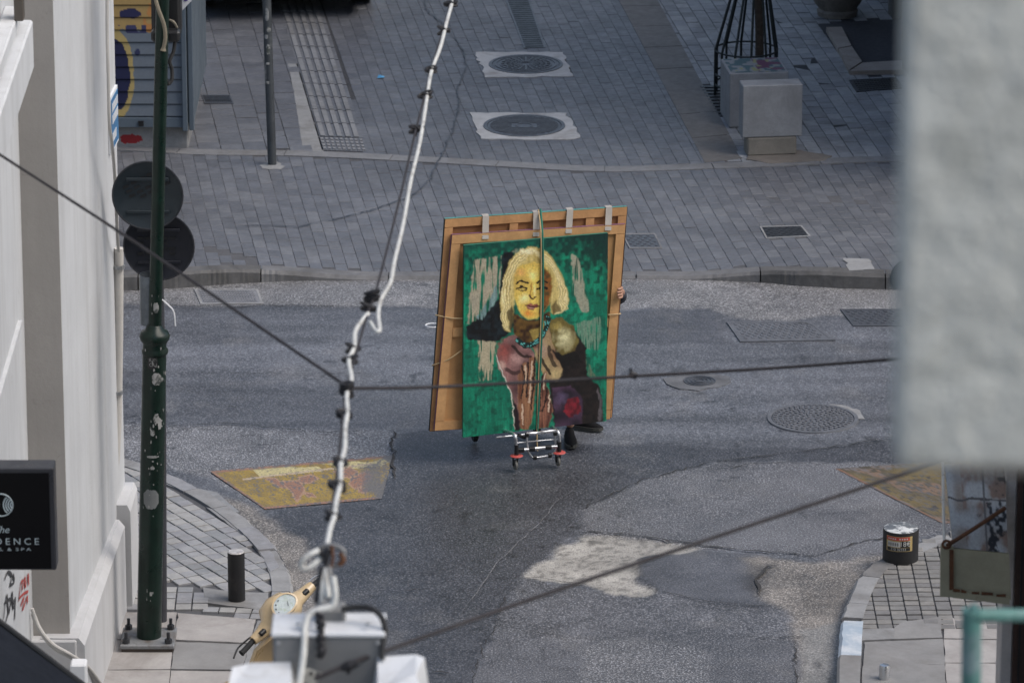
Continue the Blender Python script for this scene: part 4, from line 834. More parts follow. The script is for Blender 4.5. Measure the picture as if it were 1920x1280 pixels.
# second slimmer post with the two discs
YS = G(301, 1163, ZL).y
t = thing('sign_post', 'slim dark grey post close behind the green pole, carrying two round signs', 'sign post', AT(301, 1163, YS))
POST = M('post_grey', (.045, .047, .055), .45, .2, var=.25)
m = MB(); m.tube([AT(302, 1166, YS), AT(300, 700, YS), AT(290, 330, YS)], .04, 16); m.build('tube', POST, t, True)
DISC = M('sign_back_blue', (.020, .030, .038), .5, .1, var=.15, scale=4, bump=.05, stain=(.05, .06, .065), sscale=26, sthr=(.64, .70)); DISC2 = M('sign_back_dark', (.012, .014, .022), .5, .1, var=.15, scale=4, bump=.05, stain=(.05, .055, .06), sscale=26, sthr=(.66, .72))
MARKM = M('print_dark', (.006, .007, .009), .6)
for (px, py, yy, mt, sl) in ((277, 366, YS-.09, DISC, .42), (298, 461, YS+.0, DISC2, 0)):
    c = AT(px, py, yy); R = Matrix.Rotation(PI/2, 3, 'X'); r = 67/ (FPX/(yy*CP+(CAM_H-c.z)*SP))
    m = MB(); m.lathe(c, [(0, .004), (r-.012, .004), (r-.004, .010), (r, .004), (r, -.006), (0, -.006)], 48, R); d = m.build('sign_disc', mt, t, True)
    for row in range(4):
        for k in range(5):
            if random.random() < .12: continue
            x = -.14+k*.052+row*.02*(1 if sl else 0); zz = (.055-row*.035) if not sl else (.06-row*.03+ k*.028)
            m = MB(); m.box((c.x+x+(.02 if not sl else 0), c.y-.0075, c.z+zz), (.040, .003, .018), Matrix.Rotation(-sl*.9, 3, 'Y')); m.build('print_mark', MARKM, d)
    for dz in (-.11, .11): m = MB(); m.box((c.x, c.y-.010, c.z+dz), (r*1.2, .012, .022), None, .003); m.build('stiffener', mt, d)
    m = MB(); m.tube([c+Vector((r*.985*math.cos(a), -.007, r*.985*math.sin(a))) for a in np.linspace(0, 2*PI, 40, endpoint=False)], .006, 5, closed=True); m.build('rim', POST, d)
    m = MB(); m.box((c.x+ (.05 if not sl else .07), c.y+.02, c.z), (.10, .03, .03)); m.build('clip', POST, t)
# bollards
def bollard(px, pyb, pyt, r, label, name, top, z):
    b = G(px, pyb, z); h = (AT(px, pyt, b.y).z-b.z); o = thing(name, label, 'bollard', b)
    m = MB(); m.lathe(b, [(r*1.01, -.02), (r, .02), (r, h-.012), (r*.97, h)], 32); m.build('body', BOLB, o, True)
    m = MB(); m.lathe(b, [(r*.97, h-.001), (r*.86, h+.006), (0, h+.008)], 32); m.build('cap', top, o, True); return o, b, h
BOLB = M('bollard_black', (.010, .010, .011), .55, var=.3, scale=9, bump=.15, stain=(.035, .028, .025), sscale=6, sthr=(.55, .75))
CAPW = M('worn_cap', (.50, .48, .47), .5, .2, var=.2, scale=30, stain=(.15, .14, .14), sscale=20)
o, b, h = bollard(444, 1124, 1034, .058, 'slim black iron bollard with worn bright top on the left corner', 'bollard', CAPW, ZL)
CAPR = M('cap_white_worn', (.13, .14, .15), .5, var=.2, scale=20, stain=(.62, .63, .62), sscale=9, sthr=(.5, .53))
o, b, h = bollard(1688, 1047, 989, .124, 'thick black bollard with price sticker on the right corner', 'bollard', CAPR, ZR)
t = o; fr = -PI/2
Rb = .124
Y_ = M('sticker_yellow', (.45, .33, .14), .6); Rr = M('sticker_red', (.48, .07, .05), .6); Bk = M('sticker_black', (.015, .015, .015), .5); Wh = M('sticker_white', (.55, .55, .52), .6)
sticker(b, Rb, fr-.95, fr+.62, b.z+.095, b.z+.205, Y_, .06, off=.001); sticker(b, Rb, fr-.92, fr+.45, b.z+.175, b.z+.202, Rr, .12, off=.002); sticker(b, Rb, fr-.85, fr-.10, b.z+.128, b.z+.168, Wh, .15, off=.002); sticker(b, Rb, fr-.08, fr+.45, b.z+.126, b.z+.172, Bk, .06, off=.002); sticker(b, Rb, fr-.88, fr+.47, b.z+.100, b.z+.124, Bk, .06, off=.002)
def curve_text(txt, size, ac, zc, mat, wid=None):
    vs, fs = text_mesh(txt, size); m = MB(); R0 = Rb+.004; m.add([(b.x+math.cos(ac+p.x/R0)*R0, b.y+math.sin(ac+p.x/R0)*R0, zc+p.y) for p in vs], fs); m.build('lettering', mat, t)
curve_text('18€', .050, fr+.18, b.z+.150, Wh); curve_text('210 32333', .026, fr-.2, b.z+.112, Wh)
for k in range(9):
    a = fr-.8+k*.13
    if k != 4: sticker(b, Rb, a, a+.08, b.z+.181, b.z+.195, Wh, .5, 'print_mark', .0035)
for k in range(5):
    a = fr-.8+k*.13; sticker(b, Rb, a, a+.09, b.z+.134, b.z+.162, M('print_grey', (.2, .2, .19), .6), .3, 'print_mark', .0035)
# slim grey post further up
t = thing('slim_post', 'slim grey metal post with peeling stickers in front of the dark vehicle', 'post', G(510, 309, .034))
YQ = G(510, 309, .034).y
POSTG = M('post_galvanised', (.070, .078, .085), .5, .25, var=.2, stain=(.16, .17, .17), sscale=6, sthr=(.6, .75))
m = MB(); m.tube([AT(510.5, 311, YQ), AT(505, 150, YQ), AT(500, 0, YQ), AT(492, -260, YQ)], .038, 16); m.build('tube', POSTG, t, True)
for (py0, py1, a, bb) in ((12, 40, -.6, .3), (48, 60, -.2, .7), (62, 72, -.7, .1), (80, 102, -.3, .6), (115, 120, -.4, .6), (116, 155, -.45, -.3), (150, 156, -.4, .4)):
    c0, c1 = AT(502, py0, YQ), AT(502, py1, YQ); sticker((c0+c1)/2, .038, fr+a, fr+bb, c1.z, c0.z, STICK, .3)
m = MB(); P = jag(GP([(486, 311), (500, 305), (520, 304), (536, 312), (526, 318), (505, 318), (492, 316)], .034), .04, .012); c = sum(P, Vector())/len(P); m.add([(p.x, p.y, .036) for p in P]+[(c.x, c.y, .042)], [(i, (i+1) % len(P), len(P)) for i in range(len(P))]); m.build('mortar_footing', CONC, t)

# ------------------------------------------------------------------ kiosk with roller shutter
YK = 45.3
t = thing('kiosk', 'blue grey shuttered kiosk with yellow and blue graffiti on its slats', 'kiosk', (-4.2, YK, .03))
KB = M('kiosk_blue_grey', (.115, .145, .175), .5, .1, var=.12, scale=3, bump=.08)
xr = AT(343, 200, YK).x; xl = -5.6; zb = AT(300, 238, YK).z
VK = vmat('shutter_paint', .5, .05, .1, 40)
def graf(pxs, pys):
    C = np.ones(pxs.shape+(3,))*np.array((.15, .175, .205)); n = vnoise((pxs+100)/600, (pys+900)/1300, 60, 90, 21)
    yb = (pys < 58+(n-.5)*12) & (pxs < 287); C[yb] = lin('#a98c58'); C[yb & (pys > 6) & (pys < 60) & (pxs > 268) & (n > .5)] = lin('#b87f48')
    dk = (np.hypot((pxs-246)/24, (pys-26)/9) < 1+(n-.5)*.5); C[dk] = lin('#26264a'); C[(pys > 47) & (pys < 62) & (pxs > 222) & (pxs < 275) & (n > .45)] = lin('#3a3a5c')
    r = np.hypot((pxs-216)/34, (pys-142)/82); C[r < .86] = lin('#1c1f42'); C[(r >= .82+(n-.5)*.1) & (r < 1.06+(n-.5)*.1)] = lin('#b09a62'); sp_ = np.hypot(pxs-256, pys-98) < 9*n; C[sp_] = lin('#2c3152'); return C
pitch = .112
for k in range(22):
    z0 = zb+.09+k*pitch; q = [Vector((xl, YK, z0+pitch)), Vector((xr, YK, z0+pitch)), Vector((xr, YK, z0)), Vector((xl, YK, z0))]
    def cf(U, V, q=q):
        X = xl+(xr-xl)*U; Z = z0+pitch*(1-V); tt = YK*CP+(CAM_H-Z)*SP; return graf(960+FPX*X/tt, 640-FPX*((Z-CAM_H)*CP+YK*SP)/tt)
    def bl_(U, V): B = np.zeros(U.shape+(3,)); B[..., 1] = -.004-.012*V+np.where(V > .93, .022, 0); return B
    vsheet('slat', q, 330, 12, cf, VK, t, bulge=bl_)
m = MB(); m.box(((xl+xr)/2, YK, zb+.045), (xr-xl, .05, .088), None, .004); br = m.build('bottom_rail', KB, t)
m = MB(); m.box((AT(265, 232, YK).x, YK-.03, zb+.04), (.045, .03, .045)); m.build('lock', BLACK, br)
for k, xx in enumerate((xr+.02, xr+.075)):
    m = MB(); m.box((xx, YK+.03*k-.02, zb+1.4), (.045, .09, 2.85), None, .006); m.build('guide_post', KB, t)
m = MB(); m.box((xr-1.3, YK+1.1, zb+1.42), (2.78, 2.05, 2.8)); m.build('body', KB, t)
m = MB(); m.box((xr-1.25, YK+.95, 3.18), (3.6, 2.9, .16), None, .02); m.build('roof', KB, t)
m = MB(); m.box((xr-1.34, YK+1.06, (zb+.0)/2), (2.76, 2.0, zb-.005), None, .015); bs = m.build('concrete_base', CONC, t)
def redc(U, V):
    n = vnoise(U, V, 14, 6, 31); C = np.ones(U.shape+(3,))*np.array((.25, .25, .25)); C[(np.hypot((U-.5)/.48, (V-.5)/.42) < .75+n*.4)] = lin('#8c1c22'); return C
p0, p1 = AT(222, 250, YK+.055), AT(268, 272, YK+.055); vsheet('red_spray', [Vector((p0.x, YK+.057, p0.z)), Vector((p1.x, YK+.057, p0.z)), Vector((p1.x, YK+.057, p1.z)), Vector((p0.x, YK+.057, p1.z))], 40, 20, redc, VK, bs)

# ------------------------------------------------------------------ parked dark vehicle at the top
t = thing('parked_car', 'black car parked at the top edge, only tyres and underside in view', 'car', (-2.3, 51.5, .03))
CARP = M('car_black', (.010, .010, .012), .25, .0, var=.1, bump=0, coat=.8); GLS = M('car_glass', (.02, .025, .03), .08, var=.05, bump=0)
car_c = Vector((-2.42, 52.0, .034)); Rc = rotz(math.atan2(D2.y, D2.x))
def cl(x, y, z): return car_c + Rc @ Vector((x, y, z))
sec = [(-2.05, .20, .62, .80), (-1.95, .17, .95, .86), (-1.3, .16, 1.02, .88), (0, .16, 1.02, .89), (1.2, .16, 1.0, .88), (1.95, .18, .82, .84), (2.1, .25, .6, .74)]
m = MB(); vs = []
for (y, z0, z1, hw) in sec: vs += [cl(-hw*.9, y, z0), cl(hw*.9, y, z0), cl(hw, y, (z0+z1)*.45), cl(hw*.96, y, z1), cl(-hw*.96, y, z1), cl(-hw, y, (z0+z1)*.45)]
n = len(sec); m.add(vs, [(i*6+j, (i+1)*6+j, (i+1)*6+(j+1) % 6, i*6+(j+1) % 6) for i in range(n-1) for j in range(6)]+[tuple(range(6)), tuple(range((n-1)*6, n*6))]); m.build('body', CARP, t)
sec2 = [(-1.8, 1.0, .78), (-1.45, 1.5, .66), (.4, 1.52, .66), (1.1, 1.0, .78)]; m = MB(); vs = []
for (y, z, hw) in sec2: vs += [cl(-.8, y, .98), cl(.8, y, .98), cl(hw, y, z), cl(-hw, y, z)]
m.add(vs, [(i*4+j, (i+1)*4+j, (i+1)*4+(j+1) % 4, i*4+(j+1) % 4) for i in range(3) for j in range(4)]); m.build('cabin', GLS, t)
m = MB(); m.box(cl(0, -.1, 1.54), (1.28, 1.8, .04), Rc, .015); m.build('roof', CARP, t)
m = MB(); m.box(cl(0, -2.07, .42), (1.6, .14, .26), Rc, .05); m.build('bumper', CARP, t)
for sx in (-1, 1):
    m = MB(); m.box(cl(sx*.66, -2.04, .78), (.26, .08, .16), Rc, .03); m.build('tail_light', M('lamp_red', (.25, .01, .01), .2), t)
for sx in (-1, 1):
    for yy in (-1.42, 1.35):
        Rw = Rc @ Matrix.Rotation(PI/2, 3, 'Y'); m = MB(); m.lathe(cl(sx*.77, yy, .325), [(.20, -.10), (.29, -.115), (.318, -.10), (.325, -.07), (.325, .07), (.318, .10), (.29, .115), (.20, .10)], 36, Rw); wh = m.build('tyre', RUB, t, True)
        m = MB(); m.lathe(cl(sx*.77, yy, .325), [(0, .07), (.06, .08), (.19, .06), (.205, .09), (.205, -.09), (0, -.09)], 24, Rw); m.build('rim', STEEL, wh, True)
# litter
LB = M('litter_blue', (.12, .42, .72), .5); m = MB(); c = G(714, 146, .036); m.add([c+Vector((-.035, -.02, .003)), c+Vector((.03, -.028, .01)), c+Vector((.036, .03, .004)), c+Vector((-.02, .036, .018)), c+Vector((0, 0, .025))], [(0, 1, 4), (1, 2, 4), (2, 3, 4), (3, 0, 4)]); tag(m.build('litter', LB), 'bright blue scrap of packaging lying on the paved street', 'litter')
m = MB(); c = G(371, 74, .036); m.tube([c+Vector((-.05, 0, .012)), c+Vector((0, .004, .015)), c+Vector((.05, -.003, .012))], [.008, .013, .009], 7); tag(m.build('litter', WHT), 'crumpled white tissue beside the blue grey kiosk', 'litter')
m = MB(); c = G(812, 611, .024); m.tube([c+Vector((.06*math.cos(a), .05*math.sin(a), .006)) for a in np.linspace(0, 2*PI, 18, endpoint=False)], .005, 5, closed=True); tag(m.build('wire_ring', WHT), 'thin white ring lying on the road left of the canvases', 'ring')
#PART3
# ------------------------------------------------------------------ right far corner: stone blocks, tree with guard, planter, entrance
MARB = M('stone_block', (.25, .255, .265), .6, var=.15, scale=5, bump=.4, bscale=45, bdist=.008, stain=(.17, .17, .175), sscale=3, sthr=(.48, .75))
def stone_block(px, py, wd, hh, dp, label, base=None, splash=None):
    c = G(px, py, .036); R = rotz(ANG); o = thing('stone_block', label, 'stone block', c, 'stone blocks by the tree')
    z0 = .036
    if base:
        m = MB(); m.box(c+R @ Vector((0, base[1]/2, base[2]/2)), (base[0], base[1], base[2]), R, .015); m.build('footing', M('footing_stone', (.22, .20, .17), .75, var=.2, bump=.4), o); z0 += base[2]
    m = MB(); m.box(c+R @ Vector((0, dp/2, z0-.036+hh/2)), (wd, dp, hh), R, .007); blk = m.build('block', MARB, o)
    if splash:
        def sc(U, V):
            n = vnoise(U, V, 9, 7, splash); n2 = vnoise(U, V, 6, 5, splash+1); C = np.ones(U.shape+(3,))*np.array((.22, .23, .24)); C[(n > .55)] = lin('#3f5a60'); C[(n2 > .62) & (U > .5)] = lin('#5c2f4c'); C[(n < .2)] = lin('#8a8c60'); return C
        zt = z0-.036+hh+.002; q = [c+R @ Vector((-wd/2+.02, dp-.02, zt)), c+R @ Vector((wd/2-.02, dp-.02, zt)), c+R @ Vector((wd/2-.02, .02, zt)), c+R @ Vector((-wd/2+.02, .02, zt))]; vsheet('paint_splash', q, 50, 40, sc, vmat('splash_paint_%d' % splash, .6), blk)
    return o
stone_block(1447, 292, .53, .47, .20, 'pale marble block on a small footing, nearer of the two by the tree', (.44, .19, .17))
stone_block(1422, 238, .53, .50, .52, 'grey block with teal and pink paint on top, touching the tree guard', None, 41)
GMET = M('guard_metal', (.012, .018, .020), .45, .2, var=.2)
gc = G(1398, 176, .034)
t = thing('tree_guard', 'black flared metal tree guard behind the stone blocks', 'tree guard', gc)
for k in range(12):
    a = 2*PI*k/12+.12; r0, r1 = .285, .15; d = Vector((math.cos(a), math.sin(a), 0)); e = Vector((.10, 0, 0))
    m = MB(); m.tube([gc+d*r0, gc+d*r0+Vector((0, 0, .42)), gc+d*r1+Vector((0, 0, 1.05))+e*.4, gc+d*.12+Vector((0, 0, 1.7))+e*.4, gc+d*.22+Vector((0, 0, 2.0))+e*.4], .0125, 6); m.build('bar', GMET, t)
for zz, rr, ex in ((.10, .285, 0), (.20, .285, 0), (.42, .285, 0), (1.05, .15, .04)):
    m = MB(); m.tube([gc+Vector((math.cos(a)*rr+ex, math.sin(a)*rr, zz)) for a in np.linspace(0, 2*PI, 28, endpoint=False)], .009, 6, closed=True); m.build('ring', GMET, t)
BARK = M('bark', (.060, .045, .034), .9, var=.35, scale=25, bump=.8, bscale=40, bdist=.02)
LEAF = M('leaf', (.055, .085, .030), .6, var=.35, scale=12, bump=0)
t = thing('street_tree', 'slender street tree trunk rising through the black guard', 'tree', gc)
tb = gc+Vector((.13, .05, -.02)); m = MB(); m.tube(cat([tb, tb+Vector((-.01, 0, .6)), tb+Vector((-.04, 0, 1.4)), tb+Vector((0, .05, 2.3)), tb+Vector((.05, .1, 3.3))], 4), [.042, .041, .040, .039, .038, .038, .037, .037, .036, .036, .035, .034, .032, .03, .028, .026, .022], 12); tr = m.build('trunk', BARK, t, True)
for a, zz, L in ((.3, 2.3, 1.3), (2.2, 2.5, 1.2), (4.1, 2.2, 1.3), (5.3, 2.8, 1.0), (1.3, 3.0, .9)):
    p = tb+Vector((.01, .06, zz)); m = MB(); m.tube(cat([p, p+Vector((math.cos(a)*L*.5, math.sin(a)*L*.5, L*.35)), p+Vector((math.cos(a)*L, math.sin(a)*L, L*.9))], 5), [.03-.0022*i for i in range(11)], 7); m.build('limb', BARK, tr, True)
m = MB(); rr = random.Random(3); lobes = [(Vector((rr.gauss(0, .8), rr.gauss(0, .8), 3.6+rr.gauss(0, .5))), rr.uniform(.35, .75)) for _ in range(20)]
for L, R in lobes:
    for _ in range(130):
        d = Vector((rr.gauss(0, 1), rr.gauss(0, 1), rr.gauss(0, 1))).normalized()*R*rr.random()**.4; p = tb+L+d; a = Vector((rr.gauss(0, 1), rr.gauss(0, 1), rr.gauss(0, .5))).normalized(); b_ = a.cross(Vector((rr.gauss(0, 1), rr.gauss(0, 1), rr.gauss(0, 1)))).normalized(); s_ = rr.uniform(.035, .06)
        m.add([p-a*s_, p+b_*s_*.5, p+a*s_, p-b_*s_*.5], [(0, 1, 2, 3)])
struct(m.build('crown', LEAF, t), 'stuff')
PITM = M('pit_soil', (.035, .028, .022), .95, var=.4, scale=20, bump=.8, bscale=50, bdist=.02)
m = MB(); m.add([(p.x, p.y, .02) for p in PIT], [(0, 1, 2, 3)]); m.build('tree_pit', PITM, STREET)
for k in range(10):
    v0 = k/10; q = [lerp4(PIT, 0, v0), lerp4(PIT, .42, v0), lerp4(PIT, .42, v0+.05), lerp4(PIT, 0, v0+.05)]; m = MB(); m.prism([(p.x, p.y) for p in q], .0, .038); m.build('pit_grate_bar', IRON_D, STREET)
pc_ = G(1570, 28, .036)
t = thing('stone_planter', 'big rounded stone planter at the top edge beside the entrance', 'planter', pc_)
STN = M('planter_stone', (.20, .18, .155), .85, var=.25, scale=6, bump=.6, bscale=30, bdist=.012, stain=(.08, .07, .06), sscale=3)
m = MB(); m.lathe(pc_, [(.0, 0), (.19, 0), (.20, .05), (.18, .07), (.22, .12), (.29, .25), (.31, .40), (.28, .55), (.32, .60), (.32, .66), (.27, .66), (.25, .58), (0, .56)], 40); m.build('bowl', STN, t, True)
m = MB(); rr = random.Random(9)
for _ in range(260):
    d = Vector((rr.gauss(0, .13), rr.gauss(0, .13), abs(rr.gauss(0, .2)))); p = pc_+Vector((0, 0, .6))+d; a = Vector((rr.gauss(0, 1), rr.gauss(0, 1), 1)).normalized(); b_ = a.cross(Vector((1, .3, 0))).normalized(); m.add([p-a*.06, p+b_*.02, p+a*.06, p-b_*.02], [(0, 1, 2, 3)])
struct(m.build('foliage', LEAF, t), 'stuff')
# building with sunken entrance
t = thing('entrance_building', 'dark stone building with a marble edged sunken entrance, upper right', 'building', G(1700, 100, 0))
DST = M('dark_facade', (.055, .052, .052), .6, var=.2, scale=4, bump=.3); MRB = M('marble_edge', (.30, .26, .225), .6, var=.15, scale=6, bump=.2, stain=(.17, .12, .09), sscale=2)
wl = [G(1705, 160, 0), G(1700, 150, 0)]; f0 = G(1712, 175, 0); f1 = f0+D1*6
def fw(s_, o_): return f0+D1*s_+D2*o_
def bxf(s0, s1, o0, o1, z0, z1, mat, name, par=t, bev=.01):
    m = MB(); q = [fw(s0, o0), fw(s1, o0), fw(s1, o1), fw(s0, o1)]; m.prism([(p.x, p.y) for p in q], z0, z1); return m.build(name, mat, par)
bxf(-3.2, .05, .06, 4, 0, 7, M('facade_stucco', (.30, .29, .275), .8, var=.12, bump=.3), 'wall'); bxf(-3.2, .03, .03, .06, 0, .75, M('facade_base', (.22, .21, .21), .7, var=.15), 'wall_base')
bxf(.9, 8, .55, 4, -.1, 7, DST, 'recessed_wall'); bxf(.05, .9, .06, 4, -.1, 7, DST, 'jamb')
for s0 in (.95, 1.75, 2.6, 3.5): bxf(s0, s0+.22, .30, .56, -.1, 3.2, M('pilaster', (.10, .098, .095), .6, var=.2), 'pilaster')
for s0 in (1.17, 1.97, 2.82): bxf(s0+.02, s0+.56, .45, .5, -.1, 2.5, GLS, 'door_leaf')
WQ = quadw([(1548, 56), (1700, 50), (1712, 120), (1617, 123)]);
def strip_px(q, z0, z1, mat, name): m = MB(); m.prism([(p.x, p.y) for p in GP(q, .04)], z0, z1); return m.build(name, mat, t)
strip_px([(1549, 58), (1578, 57), (1596, 92), (1571, 97)], -.05, .075, MRB, 'marble_kerb'); strip_px([(1572, 98.5), (1597, 93.5), (1616, 122), (1592, 138)], -.05, .075, MRB, 'marble_kerb'); strip_px([(1593, 139), (1617, 123.5), (1692, 119), (1692, 137)], -.05, .07, MRB, 'marble_kerb')
strip_px([(1579, 57), (1720, 50), (1720, 121), (1616.5, 122.5)], -.2, -.02, DST, 'sunken_floor'); strip_px([(1606, 100), (1634, 96), (1650, 121), (1618, 122)], -.2, .015, CONC, 'step')
# round sign peeping out from behind the pale pier
YZ = 41.2; c = AT(1707, 521, YZ); t = thing('round_sign', 'dark round road sign peeping out beside the pale pier', 'sign', G(1716, 600, 0))
m = MB(); m.lathe(c, [(0, .004), (.16, .004), (.163, -.004), (0, -.004)], 40, Matrix.Rotation(PI/2, 3, 'X') ); m.build('disc', DISC, t, True)
m = MB(); m.tube([Vector((c.x+.05, YZ+.05, 0)), Vector((c.x+.05, YZ+.05, c.z+.3))], .03, 12); m.build('post', POSTG, t, True)

# ------------------------------------------------------------------ canvases on the trolley
aC = math.radians(14); uC = Vector((math.cos(aC), math.sin(aC), 0)); n0 = Vector((math.sin(aC), -math.cos(aC), 0)); lean = math.radians(4)
nC = (n0*math.cos(lean)+Vector((0, 0, 1))*math.sin(lean)).normalized(); vC = nC.cross(uC); vC = vC if vC.z > 0 else -vC
P0 = AT(1004, 806, 37.0)
def onC(px, py, off): return on_plane(px, py, P0-nC*off, nC)
WOOD = M('stretcher_wood', (.50, .265, .11), .65, var=.2, scale=7, bump=.2, bscale=60, stain=(.34, .17, .065), sscale=3, sthr=(.5, .75)); WOOD2 = M('stretcher_wood_pale', (.56, .31, .13), .65, var=.18, scale=7, bump=.2, bscale=60, stain=(.40, .21, .085), sscale=3, sthr=(.5, .75))
RAW = M('canvas_back', (.34, .155, .06), .85, var=.15, scale=4, bump=.5, bscale=220, bdist=.002, stain=(.12, .055, .025), sscale=2, sthr=(.5, .8)); RAW2 = M('canvas_back_pale', (.50, .27, .11), .85, var=.13, scale=4, bump=.5, bscale=220, bdist=.002, stain=(.2, .10, .045), sscale=2, sthr=(.5, .8))
def quadC(px, off): return [onC(a, b, off) for a, b in px]
def bar(q0, q1, q2, q3, th): m = MB(); m.slab([q0, q1, q2, q3], th, nC); return m
def canvas_back(corners, off, label, wood, raw, bw, cross, edge, name='canvas'):
    Q = quadC(corners, off); t = thing(name, label, 'canvas', Q[3])
    def uvp(u, v, d=0): return lerp4(Q, u, v)-nC*d
    W = (Q[1]-Q[0]).length; H = (Q[3]-Q[0]).length; bu, bv = bw/W, bw/H; th = .026
    bar(uvp(.004, .004, .022), uvp(.996, .004, .022), uvp(.996, .996, .022), uvp(.004, .996, .022), .004).build('cloth', raw, t)
    bar(uvp(0, 0), uvp(1, 0), uvp(1-.0, bv), uvp(.0, bv), th-.005).build('stretcher_bar', wood, t); bar(uvp(0, 1-bv), uvp(1, 1-bv), uvp(1, 1), uvp(0, 1), th-.005).build('stretcher_bar', wood, t)
    bar(uvp(0, bv+.002, .001), uvp(bu, bv+.002, .001), uvp(bu, .998-bv, .001), uvp(0, .998-bv, .001), th-.006).build('stretcher_bar', wood, t); bar(uvp(1-bu, bv+.002, .001), uvp(1, bv+.002, .001), uvp(1, .998-bv, .001), uvp(1-bu, .998-bv, .001), th-.006).build('stretcher_bar', wood, t)
    for (kind, p) in cross:
        if kind == 'v': bar(uvp(p-bu*.5, bv+.003, .003), uvp(p+bu*.5, bv+.003, .003), uvp(p+bu*.5, .997-bv, .003), uvp(p-bu*.5, .997-bv, .003), .016).build('cross_bar', wood, t)
        else: bar(uvp(bu+.003, p-bv*.5, .0045), uvp(.997-bu, p-bv*.5, .0045), uvp(.997-bu, p+bv*.5, .0045), uvp(bu+.003, p+bv*.5, .0045), .014).build('cross_bar', wood, t)
    # painted cloth edge wrapped round the sides
    m = MB(); g = .003
    for a, b in ((0, 1), (1, 2), (2, 3), (3, 0)):
        p, r = Q[a], Q[b]; d = (p+r)/2-sum(Q, Vector())/4; d = (d-(r-p).normalized()*d.dot((r-p).normalized())).normalized()*g
        m.add([p+d, r+d, r+d-nC*.034, p+d-nC*.034], [(0, 1, 2, 3)]); m.mi[-1] = a
    m.build('painted_edge', edge, t); return t, uvp
ETEAL = M('edge_teal', (.08, .30, .26), .6, var=.3, scale=4); EBLK = M('edge_black', (.02, .025, .02), .6, var=.3, scale=5, stain=(.20, .22, .05), sscale=3, sthr=(.55, .65)); EPUR = M('edge_mauve', (.22, .10, .16), .6, var=.2, scale=4, stain=(.35, .2, .12), sscale=3)
CB = [(835, 411), (1176, 388), (1147, 782), (806, 808)]; CS = [(848, 441), (1173, 421), (1144, 785), (815, 807)]; CF = [(870, 460), (1140, 437), (1137, 789), (868, 820)]
TB, uvB = canvas_back(CB, .088, 'largest canvas of the stack, back side with brown wooden stretcher', WOOD, RAW, .062, [('v', .38), ('v', .80), ('h', .52)], [ETEAL, EBLK, EBLK, EBLK])
TS, uvS = canvas_back(CS, .048, 'middle canvas of the stack, back side with paler wooden stretcher', WOOD2, RAW2, .066, [('h', .5)], [EPUR, EPUR, EPUR, EPUR])
